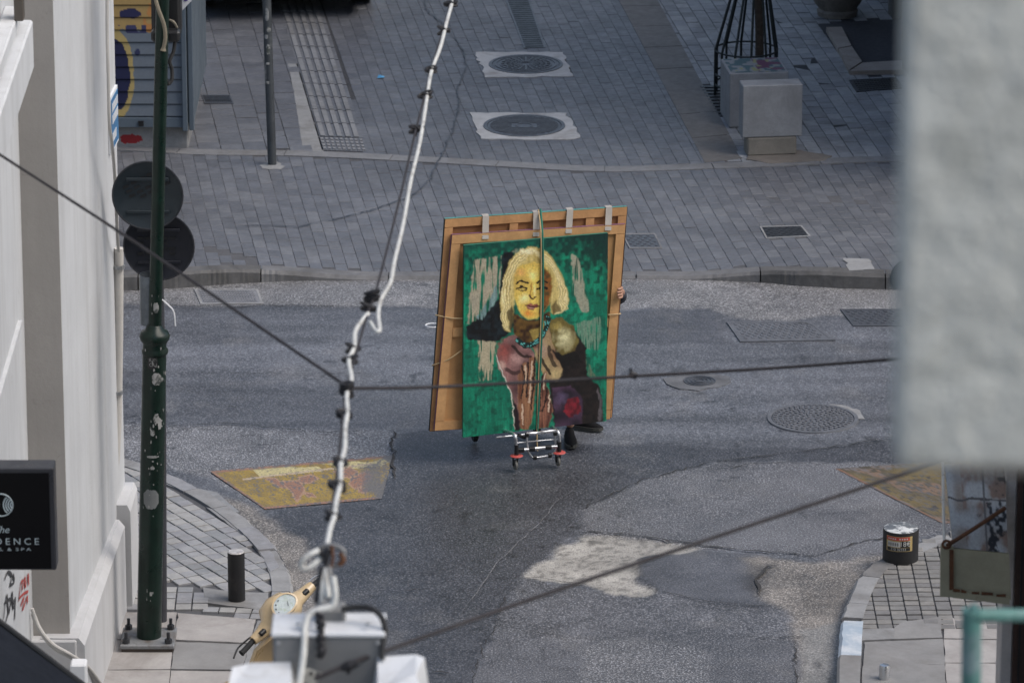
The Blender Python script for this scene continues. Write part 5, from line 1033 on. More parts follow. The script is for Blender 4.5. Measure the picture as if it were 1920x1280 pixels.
# front painting: a fair haired woman on green, painted freely
def portrait(U, V):
    X0 = 35+885*U; Y0 = (65-65*U)+V*(1178-40*U)
    n1 = vnoise(U, V, 14, 18, 51); n2 = vnoise(U, V, 45, 55, 52); n3 = vnoise(U, V, 120, 150, 53); nv = vnoise(U, V, 80, 10, 54)*.65+vnoise(U, V, 160, 22, 58)*.35; nh = vnoise(U, V, 10, 60, 55)
    X = X0+(n2-.5)*10+(n3-.5)*6; Y = Y0+(vnoise(U, V, 45, 55, 56)-.5)*10+(n3-.5)*6
    H = lambda c: np.array(lin(c)); one = np.ones(U.shape+(3,))
    C = one*H('#0a5f49'); C = mixc(C, one*H('#0f7d5d'), np.clip(n1*1.6-.5+(nv-.5), 0, 1)); C = mixc(C, one*H('#0a3a33'), np.clip(.9-V*5+(n2-.5), 0, .85)); C = mixc(C, one*H('#0b2423'), np.clip((U-.60)*3.2-(V*5)+(n2-.2), 0, .9)); C = mixc(C, one*H('#08382c'), np.clip((n2-.55)*3, 0, .5))
    def P(poly, c, c2=None, f=None, soft=None, blur=2):
        m = soften(npoly(X, Y, poly), blur); k = 1 if soft is None else soft; col = one*H(c)
        if c2 is not None: col = mixc(col, one*H(c2), np.clip(f, 0, 1))
        C[:] = mixc(C, col, m*k)
    def S(pts, wd, c, a=1.): d = seg_d(X, Y, [(p.x, p.y) for p in cat([(x, y, 0) for x, y in pts], 4)]); C[:] = mixc(C, one*H(c), np.clip((wd-d)/4+.5, 0, 1)*a)
    def glow(cx, cy, rx, ry, c, a): d = np.hypot((X-cx)/rx, (Y-cy)/ry); C[:] = mixc(C, one*H(c), np.clip(1.15-d+(n2-.5)*.5, 0, 1)*a)
    dry = np.clip((nv-.28)*6, 0, 1)
    P([(100, 150), (265, 130), (255, 380), (180, 410), (110, 530), (58, 545), (80, 300)], '#a89c84', '#7d7a6c', nv*1.4-.3, dry); P([(128, 600), (236, 620), (208, 890), (130, 890)], '#b3a68c', '#8a846c', nv, dry); P([(690, 115), (740, 150), (812, 470), (762, 480), (712, 360)], '#a99e86', '#6a7668', nv, dry)
    P([(720, 545), (880, 505), (893, 600), (860, 705), (770, 700)], '#97a088', '#3f6a58', nv*1.2, np.clip((nv-.42)*7, 0, 1)); P([(770, 760), (800, 770), (850, 870), (800, 860)], '#6c765c', '#2d4a3c', nv, dry)
    P([(50, 560), (180, 470), (250, 390), (275, 110), (340, 105), (330, 400), (310, 610), (230, 655), (60, 640)], '#07090b', '#1d2a30', n2*.9-.3); P([(110, 510), (200, 380), (250, 260), (240, 400), (150, 520)], '#2f4a4e', '#7c9490', nv, dry)
    P([(560, 560), (700, 560), (790, 690), (795, 860), (880, 930), (905, 1140), (760, 1168), (600, 1190), (560, 900)], '#0b0807', '#201816', n2)
    P([(235, 740), (250, 680), (300, 630), (360, 600), (430, 650), (480, 760), (470, 880), (420, 960), (385, 1190), (345, 1010), (300, 900), (255, 820)], '#8a6460', '#4a3232', n1*1.5-.3)
    glow(285, 720, 55, 80, '#8f4a42', .8); glow(370, 760, 60, 40, '#b59088', .6); S([(300, 820), (350, 850), (400, 830)], 12, '#2a1816', .8); S([(340, 680), (390, 735), (450, 750)], 9, '#24140f', .9); glow(275, 800, 25, 30, '#c8ac9c', .5)
    P([(440, 600), (560, 560), (600, 700), (645, 835), (620, 895), (540, 890), (480, 760)], '#9c8660', '#6a4a3a', n1*1.6-.3); glow(520, 700, 40, 70, '#a58a80', .6); glow(600, 850, 40, 40, '#b3a070', .6); S([(500, 740), (540, 800), (570, 850)], 9, '#1c100c', .9); S([(560, 690), (575, 760), (600, 800)], 12, '#150d0a', .8)
    P([(560, 520), (630, 505), (710, 560), (745, 650), (715, 720), (640, 735), (585, 680)], '#6a5f30', '#4a3a1c', n1); glow(655, 635, 62, 75, '#c9c294', .95); glow(610, 560, 40, 30, '#a08c48', .6); P([(575, 700), (650, 738), (722, 712), (775, 780), (640, 810)], '#0d0907')
    # neck, hair, face
    P([(335, 470), (400, 520), (480, 525), (565, 470), (565, 540), (520, 630), (440, 680), (345, 610)], '#5c431c', '#2a160a', n2*1.3-.2); P([(440, 590), (495, 570), (545, 510), (555, 560), (470, 660)], '#a08a48', '#6e5c2a', n2)
    P([(256, 440), (262, 360), (285, 250), (315, 160), (372, 98), (440, 76), (512, 92), (575, 140), (628, 235), (668, 330), (684, 400), (668, 455), (620, 490), (572, 480), (545, 300), (470, 180), (360, 250), (345, 420), (335, 540), (318, 596), (288, 586), (268, 520)], '#c4b070', '#8f7a40', nv*1.6-.4, None, 3)
    for q in range(9):
        o_ = q*9; cl_ = ('#e9dcaa', '#7a6230', '#d6c588')[q % 3]
        S([(440-o_*.3, 92+o_*.7), (345+o_*.35, 150+o_*.6), (292+o_*.55, 260), (268+o_*.75, 350), (286+o_*.5, 430), (262+o_*.6, 500), (296+o_*.3, 580)], 4.5, cl_, .5)
        S([(450+o_*.4, 92+o_*.5), (560-o_*.1, 150+o_*.5), (618-o_*.3, 250), (664-o_*.6, 350), (640-o_*.4, 410), (672-o_*.7, 450), (610-o_*.2, 486)], 4.5, cl_, .5)
    glow(420, 105, 70, 22, '#f0e8c4', .6); glow(275, 400, 16, 80, '#efe2ac', .5); glow(665, 400, 14, 50, '#e8dcae', .5); P([(300, 470), (335, 430), (345, 560), (320, 590)], '#1a100a', None, None, .8); P([(570, 440), (600, 400), (640, 470), (590, 486)], '#2a1a10', None, None, .7)
    P([(338, 300), (352, 218), (400, 180), (470, 173), (535, 196), (572, 250), (576, 340), (558, 420), (520, 485), (470, 520), (410, 512), (368, 460), (344, 385)], '#d0b456', '#b89a4c', n1*1.4-.3, None, 3)
    P([(516, 190), (573, 248), (577, 345), (558, 422), (520, 488), (496, 500), (510, 400), (498, 300)], '#7a3c16', '#2c140a', n2*1.4-.1, .92, 6); glow(430, 485, 55, 30, '#c8702a', .8); glow(385, 235, 40, 26, '#d89a5c', .6); glow(405, 390, 36, 34, '#f0e2a0', .8); glow(455, 250, 34, 40, '#ead98c', .7); glow(470, 350, 10, 40, '#efe0a0', .6)
    S([(352, 300), (385, 283), (428, 296)], 5, '#160c06'); S([(484, 296), (512, 283), (548, 296)], 5, '#120a05'); S([(360, 332), (390, 319), (426, 333)], 6, '#1c1008'); S([(486, 333), (512, 320), (544, 333)], 6, '#100805'); S([(372, 338), (395, 343), (420, 338)], 3, '#4a381c'); glow(392, 334, 10, 5, '#6a7a60', .8)
    S([(452, 300), (444, 350), (438, 374)], 4, '#8a5a24', .8); S([(438, 378), (452, 390), (478, 382)], 4, '#3a1c0c'); P([(412, 436), (440, 421), (462, 427), (490, 421), (502, 438), (462, 457), (430, 454)], '#94584a', '#6a3028', n2); S([(412, 438), (460, 439), (502, 438)], 3, '#240f0a'); glow(452, 446, 22, 4, '#c8a090', .6); S([(380, 508), (440, 528), (500, 512), (545, 455)], 4, '#3a200c', .7)
    S([(372, 648), (425, 678), (490, 650), (540, 575), (556, 515)], 17, '#0b211f'); d = seg_d(X, Y, [(372, 648), (425, 678), (490, 650), (540, 575), (556, 515)]); m = (d < 14) & (n3 > .56); C[m] = H('#4c8f88')
    # hands raised at the chest
    P([(370, 880), (398, 790), (425, 780), (430, 880), (440, 760), (472, 742), (480, 900), (470, 1080), (440, 1192), (390, 1192), (372, 1050)], '#9a7050', '#5a3424', nv*1.6-.3); P([(486, 1050), (500, 930), (522, 850), (545, 828), (548, 930), (562, 950), (590, 1075), (560, 1182), (490, 1192)], '#8a5c48', '#44261e', nv*1.6-.3)
    for pts in ([(396, 800), (408, 900), (392, 1000)], [(434, 780), (430, 900), (426, 990)], [(474, 750), (466, 900), (452, 1060)], [(520, 860), (510, 960), (503, 1080)], [(550, 940), (540, 1020), (518, 1080)]): S(pts, 5, '#1c0e0a')
    for pts in ([(415, 800), (418, 900)], [(458, 770), (452, 900), (440, 1020)], [(536, 850), (530, 940)], [(566, 980), (562, 1080)], [(400, 1040), (404, 1160)]): S(pts, 5, '#cdb59c', .7)
    S([(236, 740), (290, 880), (335, 1000), (352, 1190)], 3.5, '#b5b0a4'); P([(345, 1010), (372, 1060), (388, 1195), (352, 1200)], '#1c0e14')
    P([(585, 935), (700, 925), (770, 990), (770, 1160), (600, 1185)], '#4a3448', '#1c141e', n1*1.6-.3); glow(640, 1000, 45, 40, '#6a5a78', .5); P([(680, 1005), (740, 990), (765, 1080), (690, 1120), (650, 1080)], '#7a1c28', '#3a1018', n2); P([(860, 930), (890, 1000), (895, 1130), (870, 1140)], '#6a6466', '#2a2426', nv, dry)
    C = C*(1.15+.7*n3[..., None]*.5+.35*nv[..., None]); return np.clip(C, 0, 1)
Q = quadC(CF, 0); t = thing('painting', 'painting of a fair haired woman on deep green, front of the stack', 'painting', Q[3])
PAINT = vmat('oil_paint', .42, .12, .45, 80, coat=.15)
vsheet('painted_front', Q, 270, 350, portrait, PAINT, t, off=nC*.001)
m = MB(); m.slab(Q, .032, nC); m.build('box_panel', M('edge_green', (.02, .16, .11), .6, var=.3, scale=6), t)
# tape strips from the back canvas to the middle one
TAPE = M('masking_tape', (.38, .35, .31), .7, var=.1, bump=.1)
for (x0, y0, x1, y1) in ((911, 406, 910, 448), (1006, 399, 1005, 443), (1069, 394, 1066, 437), (1142, 390, 1140, 432)):
    a, b_ = onC(x0-6, y0-1, .085), onC(x0+6, y0-2, .085); c, d = onC(x1+6, y1, .044), onC(x1-6, y1, .044); f = nC*.003
    m = MB(); m.slab([a+f, b_+f, c+f, d+f], .001, nC); m.slab([a+f, b_+f, b_-nC*.04+vC*.006, a-nC*.04+vC*.006], .001, vC); tag(m.build('tape_strip', TAPE), 'strip of pale tape over the canvas tops, %s from the left' % {911: 'first', 1006: 'second', 1069: 'third', 1142: 'last'}[x0], 'tape', 'tape strips on the canvases')
CORDG = M('cord_green', (.015, .15, .10), .7, var=.2); CORDT = M('cord_tan', (.50, .36, .19), .75, var=.2)
m = MB(); m.tube(cat([onC(1014, 396, .12), onC(1014, 397, .085), onC(1017, 450, .005)+nC*.01, onC(1018, 560, -.006), onC(1013, 690, -.006), onC(1008, 803, -.006), onC(1008, 812, .02)], 5), .008, 7); tag(m.build('green_cord', CORDG, smooth=True), 'dark green cord tied vertically round the stack of canvases', 'cord')
m = MB(); m.tube(cat([onC(1009, 396, .12), onC(1010, 398, .085), onC(1014, 450, .005)+nC*.01, onC(1014, 600, -.007), onC(1010, 700, -.007), onC(1007, 806, -.007), onC(1007, 830, .0), onC(1008, 845, -.01)], 5), .005, 6); tag(m.build('tan_cord', CORDT, smooth=True), 'tan string hanging vertically beside the green cord on the painting', 'cord')
m = MB(); m.tube(cat([onC(818, 590, .12), onC(819, 591, .08), onC(845, 596, .04), onC(868, 597, .03)], 4), .005, 6); m.tube(cat([onC(1140, 590, .03), onC(1156, 589, .04), onC(1163, 588, .085), onC(1163, 588, .12)], 4), .005, 6)
tag(m.build('side_string', CORDT), 'tan string wrapped level round the sides of the canvases', 'string')
m = MB(); m.tube(cat([onC(811, 685, .12), onC(813, 684, .084), onC(840, 674, .045), onC(868, 655, .03)], 4), .005, 6); tag(m.build('slanting_string', CORDT), 'tan string slanting up across the left canvas edges', 'string')
# trolley
fl, frr = G(966, 880, .021), G(1044, 873, .021); tl = thing('luggage_trolley', 'aluminium luggage trolley with red discs under the canvases', 'trolley', fl)
def YF(px): return fl.y+(px-966)/78*(frr.y-fl.y)
def T(px, py, dy=0): return AT(px, py, YF(px)+dy)
def tubeT(pts, r, mat, name, n=5): m = MB(); m.tube(cat(pts, n), r, 9); return m.build(name, mat, tl, True)
tubeT([T(968, 850), T(967.5, 830), T(966, 818), T(960, 812, .06), T(948, 808, .2), T(925, 800, .55)], .0125, CHROME, 'side_rail'); tubeT([T(1049, 846), T(1049, 826), T(1047, 812), T(1043, 806, .05), T(1035, 800, .25), T(1015, 790, .6)], .0125, CHROME, 'side_rail')
tubeT([T(989, 812), T(988, 828), T(991, 846), T(996, 855), T(1003, 857.5), T(1017, 856), T(1030, 853.5), T(1037, 850), T(1042, 842), T(1041, 822), T(1040, 808)], .0085, CHROME, 'front_loop'); tubeT([T(987, 813), T(1010, 811), T(1042, 807)], .012, CHROME, 'top_bar'); tubeT([T(970, 830), T(1010, 826), T(1048, 823)], .005, CHROME, 'cross_wire'); tubeT([T(971, 844), T(1010, 840), T(1047, 836)], .012, CHROME, 'axle')
for px, py in ((977, 843.5), (997, 841.5), (1028, 838.5), (1003, 857.5), (1031, 853.5), (988, 815), (1041, 812)): c = T(px, py); m = MB(); m.box(c, (.05, .032, .032) if py > 830 and py < 850 else (.03, .028, .032), rotz(.1), .006); m.build('black_joint', BLACK, tl)
tubeT([T(972, 815), T(983, 820, .04), T(990, 818)], .012, RUB, 'strap')
DISCR = M('disc_red', (.42, .07, .06), .45, var=.1)
for (px, pyd, wy) in ((966.5, 854, 880), (1046.5, 848, 873)):
    g = G(px, wy, .021); top = AT(px+2, pyd, g.y)
    m = MB(); m.lathe(top, [(0, .008), (.040, .006), (.048, 0), (.040, -.006), (0, -.008)], 28); m.build('red_disc', DISCR, tl, True)
    m = MB(); m.tube([top, top+Vector((0, 0, .085))], .016, 12); m.build('sleeve', BLACK, tl, True)
    m = MB(); wc = Vector((g.x-.002, g.y, .021+.038)); Rw = rotz(.35) @ Matrix.Rotation(PI/2, 3, 'Y'); m.lathe(wc, [(.012, -.009), (.032, -.010), (.038, -.006), (.038, .006), (.032, .010), (.012, .009)], 24, Rw); wh = m.build('caster_wheel', M('caster_grey', (.16, .155, .14), .6), tl, True)
    m = MB(); m.lathe(wc, [(0, .013), (.013, .013), (.013, -.013), (0, -.013)], 12, Rw); m.build('hub', BLACK, wh)
    m = MB(); m.box(wc+Vector((.0, .0, .032))+rotz(.35) @ Vector((.016, 0, 0)), (.005, .026, .075), rotz(.35), .002); m.box(wc+Vector((0, 0, .032))-rotz(.35) @ Vector((.016, 0, 0)), (.005, .026, .075), rotz(.35), .002); m.build('fork', BLACK, tl)
for px, py in ((890, 827), (1006, 815)):
    g = G(px, py, .021); wc = Vector((g.x, g.y, .021+.07)); Rw = rotz(aC) @ Matrix.Rotation(PI/2, 3, 'Y'); m = MB(); m.lathe(wc, [(.02, -.015), (.06, -.018), (.07, -.01), (.07, .01), (.06, .018), (.02, .015)], 24, Rw); wh = m.build('rear_wheel', RUB, tl, True); m = MB(); m.lathe(wc, [(0, .02), (.03, .018), (.03, -.018), (0, -.02)], 14, Rw); m.build('hub', STEEL, wh)
g0, g1 = G(890, 827, .021), G(1006, 815, .021); tubeT([Vector((g0.x, g0.y, .09)), (Vector((g0.x, g0.y, .09))+Vector((g1.x, g1.y, .09)))/2, Vector((g1.x, g1.y, .09))], .01, CHROME, 'rear_axle')
for g, px in ((g0, 925), (g1, 1015)): tubeT([Vector((g.x, g.y, .09)), Vector((g.x+.02, g.y-.02, .3)), Vector((g.x+.05, g.y+.06, 1.0))], .012, CHROME, 'upright')
tubeT([Vector((g0.x+.05, g0.y+.06, 1.0)), Vector(((g0.x+g1.x)/2+.05, (g0.y+g1.y)/2+.06, 1.02)), Vector((g1.x+.05, g1.y+.06, 1.0))], .014, RUB, 'handle')
# platform slats that carry the canvases, just under their bottom edges
for off in (.0, .05, .10, .16): tubeT([onC(930, 815, off)-vC*.02, onC(990, 808.5, off)-vC*.02, onC(1050, 802, off)-vC*.02], .008, CHROME, 'platform_bar')

# ------------------------------------------------------------------ person behind the canvases
SKIN = M('skin', (.40, .22, .15), .5, var=.08, bump=.05); CLD = M('trousers_dark', (.014, .015, .018), .8, var=.25, bump=.4, bscale=120); CLJ = M('jacket_dark', (.03, .033, .045), .8, var=.2, bump=.4, bscale=120); SHO = M('shoe_black', (.006, .006, .007), .8, var=.2, spec=.2); SOLE = M('sole_grey', (.06, .06, .055), .7); HAIR = M('hair_brown', (.03, .02, .013), .6, var=.3, bump=.6, bscale=150)
f1_, f2_ = G(1069, 829, .021), G(1092, 803, .021); ctr = Vector(((f1_.x+f2_.x)/2-.02, f2_.y+.02, 0))
hand = onC(1158, 547, .06)
def skin(name, V, E, R, mat, parent, root=0, sub=2):
    me = bpy.data.meshes.new(name); me.from_pydata([tuple(v) for v in V], E, []); o = bpy.data.objects.new(name, me); COL.objects.link(o); me.materials.append(mat)
    md = o.modifiers.new('skin', 'SKIN'); md.use_smooth_shade = True; md.branch_smoothing = .4
    for i, r in enumerate(R): d = me.skin_vertices[0].data[i]; d.radius = (r, r) if not isinstance(r, tuple) else r; d.use_root = (i == root)
    s_ = o.modifiers.new('sub', 'SUBSURF'); s_.levels = sub; s_.render_levels = sub
    if parent is not None: o.parent = parent
    return o
pel = ctr+Vector((0, 0, .90)); ch = ctr+Vector((-.02, -.03, 1.20)); nk = ctr+Vector((-.03, -.06, 1.40)); hd = ctr+Vector((-.03, -.10, 1.53)); ht = ctr+Vector((-.03, -.10, 1.60))
shL = nk+Vector((.17, .02, -.05)); elL = Vector((hand.x+.02, ctr.y+.02, 1.02)); wrL = hand+Vector((.03, .10, -.03))
shR = nk+Vector((-.17, .02, -.05)); elR = shR+Vector((-.12, -.02, -.27)); wrR = elR+Vector((.05, -.16, .05)); hnR = wrR+Vector((.03, -.07, .02))
an1, an2 = Vector((f1_.x, f1_.y+.08, .10)), Vector((f2_.x-.03, f2_.y+.06, .10)); kn1 = (an1+pel)/2+Vector((-.02, -.08, .03)); kn2 = (an2+pel)/2+Vector((.04, -.03, .03)); hp1, hp2 = pel+Vector((-.09, 0, -.05)), pel+Vector((.09, 0, -.05))
V = [pel, ch, nk, nk+Vector((0, -.02, .06)), hd, ht, shL, elL, wrL, hand+Vector((.012, .03, 0)), shR, elR, wrR, hnR, hp1, kn1, an1, hp2, kn2, an2]
R = [(.13, .10), (.15, .10), .06, .05, .085, .06, .055, .042, .028, (.034, .018), .055, .042, .028, (.034, .018), .085, .055, .036, .085, .055, .036]
E = [(0, 1), (1, 2), (2, 3), (3, 4), (4, 5), (2, 6), (6, 7), (7, 8), (8, 9), (2, 10), (10, 11), (11, 12), (12, 13), (0, 14), (14, 15), (15, 16), (0, 17), (17, 18), (18, 19)]
def fingers(base_i, pts):
    for chain in pts:
        prev = base_i
        for q, p in enumerate(chain): V.append(p); R.append(.0105-.001*q); E.append((prev, len(V)-1)); prev = len(V)-1
hb = hand+Vector((.012, .03, 0))
fg = []
for k, (dz, L) in enumerate(((.034, .9), (.012, 1.0), (-.010, .95), (-.031, .8))):
    s0 = hb+vC*dz; fg.append([s0+uC*.008+nC*.045, s0+nC*.085-uC*.008*L, s0+nC*.098-uC*.045*L])
fg.append([hb+vC*.045-uC*.02-nC*.0, hb+vC*.06-uC*.06+nC*.012]); fingers(9, fg)
hr = hnR; fingers(13, [[hr+Vector((dx, -.05, .0)), hr+Vector((dx*1.1, -.08, -.03)), hr+Vector((dx*1.1, -.07, -.06))] for dx in (-.03, -.01, .01, .03)]+[[hr+Vector((.045, -.01, .01)), hr+Vector((.05, -.05, .0))]])
pers = skin('person', V, E, R, SKIN, None); tag(pers, 'person in dark clothes hidden behind the canvases, one hand gripping their edge', 'person')
skin('trousers', [pel+Vector((0, 0, .08)), pel, hp1, kn1, an1+Vector((0, .0, .03)), hp2, kn2, an2+Vector((0, 0, .03))], [(0, 1), (1, 2), (2, 3), (3, 4), (1, 5), (5, 6), (6, 7)], [(.16, .12), (.165, .125), .105, .078, .062, .105, .078, .062], CLD, pers)
skin('jacket', [pel+Vector((0, 0, .02)), ch, nk, shL, elL, wrL+Vector((.0, .03, -.03)), shR, elR, wrR], [(0, 1), (1, 2), (2, 3), (3, 4), (4, 5), (2, 6), (6, 7), (7, 8)], [(.175, .135), (.185, .135), .075, .078, .06, .045, .078, .06, .045], CLJ, pers)
m = MB(); m.lathe(hd+Vector((0, .012, .0)), [(.0, .128), (.05, .118), (.085, .085), (.098, .03), (.092, -.03)], 24, None, 0, PI*-.12, PI*1.12); m.build('hair', HAIR, pers, True)
m = MB(); m.box(hd+Vector((0, -.088, -.015)), (.022, .03, .04), None, .008); m.build('nose', SKIN, pers, True)
for sx in (-1, 1):
    m = MB(); m.lathe(hd+Vector((sx*.03, -.078, .012)), [(0, .008), (.007, .005), (.010, 0), (.007, -.005), (0, -.008)], 10); m.build('eye', BLACK, pers)
    m = MB(); m.box(hd+Vector((sx*.085, 0, -.005)), (.014, .03, .055), None, .006); m.build('ear', SKIN, pers)
m = MB(); m.box(hd+Vector((0, -.078, -.05)), (.045, .012, .01), None, .004); m.build('mouth', M('lips', (.32, .12, .1), .5), pers)
def shoe(c, yaw):
    m = MB(); Rz = rotz(yaw); prof = [(-.11, .030, .075), (-.08, .038, .10), (-.02, .040, .095), (.05, .046, .07), (.11, .044, .05), (.15, .030, .035), (.165, .012, .026)]; vs = []
    for (y, hw, hh) in prof:
        for k in range(9): a = PI*k/8; vs.append(c+Rz @ Vector((hw*math.cos(a), -y, .012+(hh-.012)*math.sin(a))))
    n = len(prof); m.add(vs, [(i*9+j, (i+1)*9+j, (i+1)*9+j+1, i*9+j+1) for i in range(n-1) for j in range(8)]+[tuple(range(9)), tuple(range((n-1)*9, n*9))]); s_ = m.build('shoe', SHO, pers, True)
    m = MB(); pts = [c+Rz @ Vector((hw*1.08, -y, 0)) for (y, hw, hh) in prof]+[c+Rz @ Vector((-hw*1.08, -y, 0)) for (y, hw, hh) in reversed(prof)]; m.prism([(p.x, p.y) for p in pts], c.z, c.z+.024); m.build('sole', SOLE, s_)
shoe(Vector((f1_.x, f1_.y+.02, .021)), .06); shoe(Vector((f2_.x, f2_.y+.02, .021)), 1.15)
#PART4
# ------------------------------------------------------------------ near right building with small metal canopy
BRW = M('dark_brown_front', (.045, .022, .016), .5, var=.3); STONE = M('corner_stone', (.50, .47, .45), .75, var=.15, scale=4, bump=.3, stain=(.30, .27, .24), sscale=2.5, sthr=(.5, .7))
t = thing('side_building', 'weathered stone corner and brown shop front at the right edge', 'building', (2.9, 26, 0))
YC = 28.6; cl_ = AT(1882, 1000, YC).x; cr_ = AT(1905, 1000, YC).x
m = MB(); m.box(((cl_+cr_)/2, YC+.12, 4), (cr_-cl_, .24, 8), None, .008); m.build('corner_pilaster', STONE, t)
m = MB(); m.box((cr_+2.0, YC+.10, 4), (4.0, .26, 8)); m.build('shop_front', BRW, t)
m = MB(); m.box((cr_+2.2, 24.3, 4), (3.9, 8.2, 8)); m.build('flank_wall', PLAST_G, t)
m = MB(); m.box((cr_+.035, YC-.03, 2.5), (.012, .012, 5)); m.build('seam', BLACK, t)
KH = M('khaki_panel', (.36, .335, .235), .6, .1, var=.12, scale=5, bump=.15, stain=(.16, .10, .05), sscale=4, sthr=(.62, .72)); RUST = M('rust', (.12, .05, .022), .85, var=.4, scale=14, bump=.5); PALEM = M('chipped_lip', (.55, .53, .47), .6, var=.15, stain=(.2, .12, .06), sscale=10, sthr=(.6, .7))
YF_ = 28.0
t = thing('metal_canopy', 'rusty khaki metal canopy with stained glassy top and painted reflections at the right edge', 'canopy', AT(1830, 1122, YF_))
p_ = lambda px, py, Y=YF_: AT(px, py, Y)
def dirt_and_reflection(U, V):  # brown stains, plus dark foliage reflections painted into the colour as black blotches
    n1 = vnoise(U, V, 5, 6, 61); n2 = vnoise(U, V, 18, 22, 62); n3 = vnoise(U, V, 60, 70, 63)
    C = mixc(const(U, '#a3a5a3'), const(U, '#857c70'), np.clip(n1*1.8-.5, 0, 1)); C = mixc(C, const(U, '#7d6555'), np.clip((n1-.52)*4+(n2-.5)*1.5, 0, .85)*(U > .25)); C = mixc(C, const(U, '#17181a'), np.clip((vnoise(U, V, 4, 3, 64)-.62)*9+(n2-.5)*5+(n3-.5)*2, 0, 1)*(U > .45)); C[(np.abs(V-.42-(n1-.5)*.05) < .012)] = lin('#4a4642'); C[(np.abs(U-.62) < .018)] = lin('#5b5854'); return C*(.85+.3*n3[..., None])
TOPQ = [p_(1771, 870, 28.75), p_(1884, 868, 28.75), p_(1890, 1036), p_(1787, 1026)]
vsheet('stained_reflection_top', TOPQ, 90, 110, dirt_and_reflection, vmat('dirty_glass_reflection', .55, .05, .1, 30), t)
m = MB(); m.slab([q-Vector((0, 0, .004)) for q in TOPQ], .012, Vector((0, -.5, .85))); m.build('top_panel', KH, t)
m = MB(); m.slab([p_(1787, 1028), p_(1892, 1038), p_(1896, 1124), p_(1785, 1112)], .02, Vector((0, -1, 0))); fa = m.build('fascia', KH, t)
m = MB(); m.slab([p_(1764, 1022, YF_-.01), p_(1788, 1024, YF_-.01), p_(1786, 1119, YF_-.01), p_(1763, 1118, YF_-.01)], .03, Vector((0, -1, 0))); m.build('corner_post', KH, t)
m = MB(); m.slab([p_(1786, 1108, YF_-.014), p_(1893, 1120, YF_-.014), p_(1893, 1133, YF_-.014), p_(1786, 1120, YF_-.014)], .02, Vector((0, -1, 0))); m.build('bottom_lip', KH, t)
m = MB(); P = jag([p_(1780, 1030, YF_-.02), p_(1788, 1030, YF_-.02), p_(1788, 1104, YF_-.02), p_(1780, 1106, YF_-.02)], .03, .003); m.add(P, [tuple(range(len(P)))]); m.build('rust_streak', RUST, fa)
for (x0, x1) in ((1787, 1800), (1802, 1812), (1822, 1836), (1840, 1862), (1868, 1886)):
    yy = 1106+(x0-1787)*.11; m = MB(); m.add([p_(x0, yy-random.uniform(1, 4), YF_-.022), p_(x1, yy+1-random.uniform(1, 4), YF_-.022), p_(x1, yy+4, YF_-.022), p_(x0, yy+3, YF_-.022)], [(0, 1, 2, 3)]); m.build('rust_streak', RUST, fa)
m = MB(); m.tube([p_(1768, 868, 28.75), p_(1769, 950, 28.38), p_(1771, 1026, YF_)], .009, 7); m.build('edge_lip', PALEM, t)
m = MB(); m.tube([p_(1776, 1022, YF_-.03), p_(1830, 988, YF_+.08), p_(1884, 952, YF_+.24)], .012, 8); st = m.build('stay_rod', RUST, t)
m = MB(); cc = p_(1775, 1020, YF_-.03); m.tube([cc+Vector((math.cos(a)*.022, 0, math.sin(a)*.022)) for a in np.linspace(0, 2*PI, 16, endpoint=False)], .008, 6, closed=True); m.build('eye_ring', RUST, st)
# teal handrail
TEAL = M('teal_paint', (.075, .19, .17), .55, var=.25, scale=12, bump=.3, bscale=60, stain=(.20, .27, .28), sscale=9, sthr=(.5, .7))
YT = 14.0
t = thing('handrail', 'peeling teal pipe handrail in the bottom right corner', 'handrail', AT(1820, 1280, YT))
m = MB(); a, b_ = AT(1820, 1330, YT), AT(1822, 1160, YT); m.tube(cat([AT(1814, 1600, YT), a, b_, AT(1824, 1152, YT), AT(1836, 1149, YT)], 5), .028, 16); m.build('post', TEAL, t, True)
m = MB(); m.tube([AT(1826, 1153, YT), AT(1930, 1153, YT+.1), AT(2500, 1153, YT+.7)], .019, 14); m.build('top_rail', TEAL, t, True)
m = MB(); c = AT(2150, 1640, YT+.2); m.box(c, (1.25, 1.0, .15)); m.build('landing', CONC, t)
# pale pier of a projecting balcony close to the camera
YB = 6.6; c = AT(1683, 880, YB)
PIER = M('pale_green_plaster', (.56, .565, .52), .85, var=.10, scale=11, bump=.9, bscale=18, bdist=.03, stain=(.41, .415, .375), sscale=7, sthr=(.50, .68)); PIER_S = M('pale_smooth_render', (.62, .615, .56), .85, var=.08, scale=5, bump=.2, bscale=20)
t = thing('balcony_pier', 'pale grey green plaster pier, out of focus, filling the right side', 'pier', (c.x+.3, YB+.2, c.z))
m = MB(); m.box((c.x+.9, YB+.06, c.z+1.6), (1.8, .12, 3.2), None, .01); m.build('shaft', PIER, t)
m = MB(); m.box((c.x+.95, YB+.06, c.z-.0), (1.72, .10, .03), None, .012); m.build('drip_edge', M('pier_edge', (.25, .23, .20), .85, var=.2, stain=(.10, .085, .07), sscale=12), t)
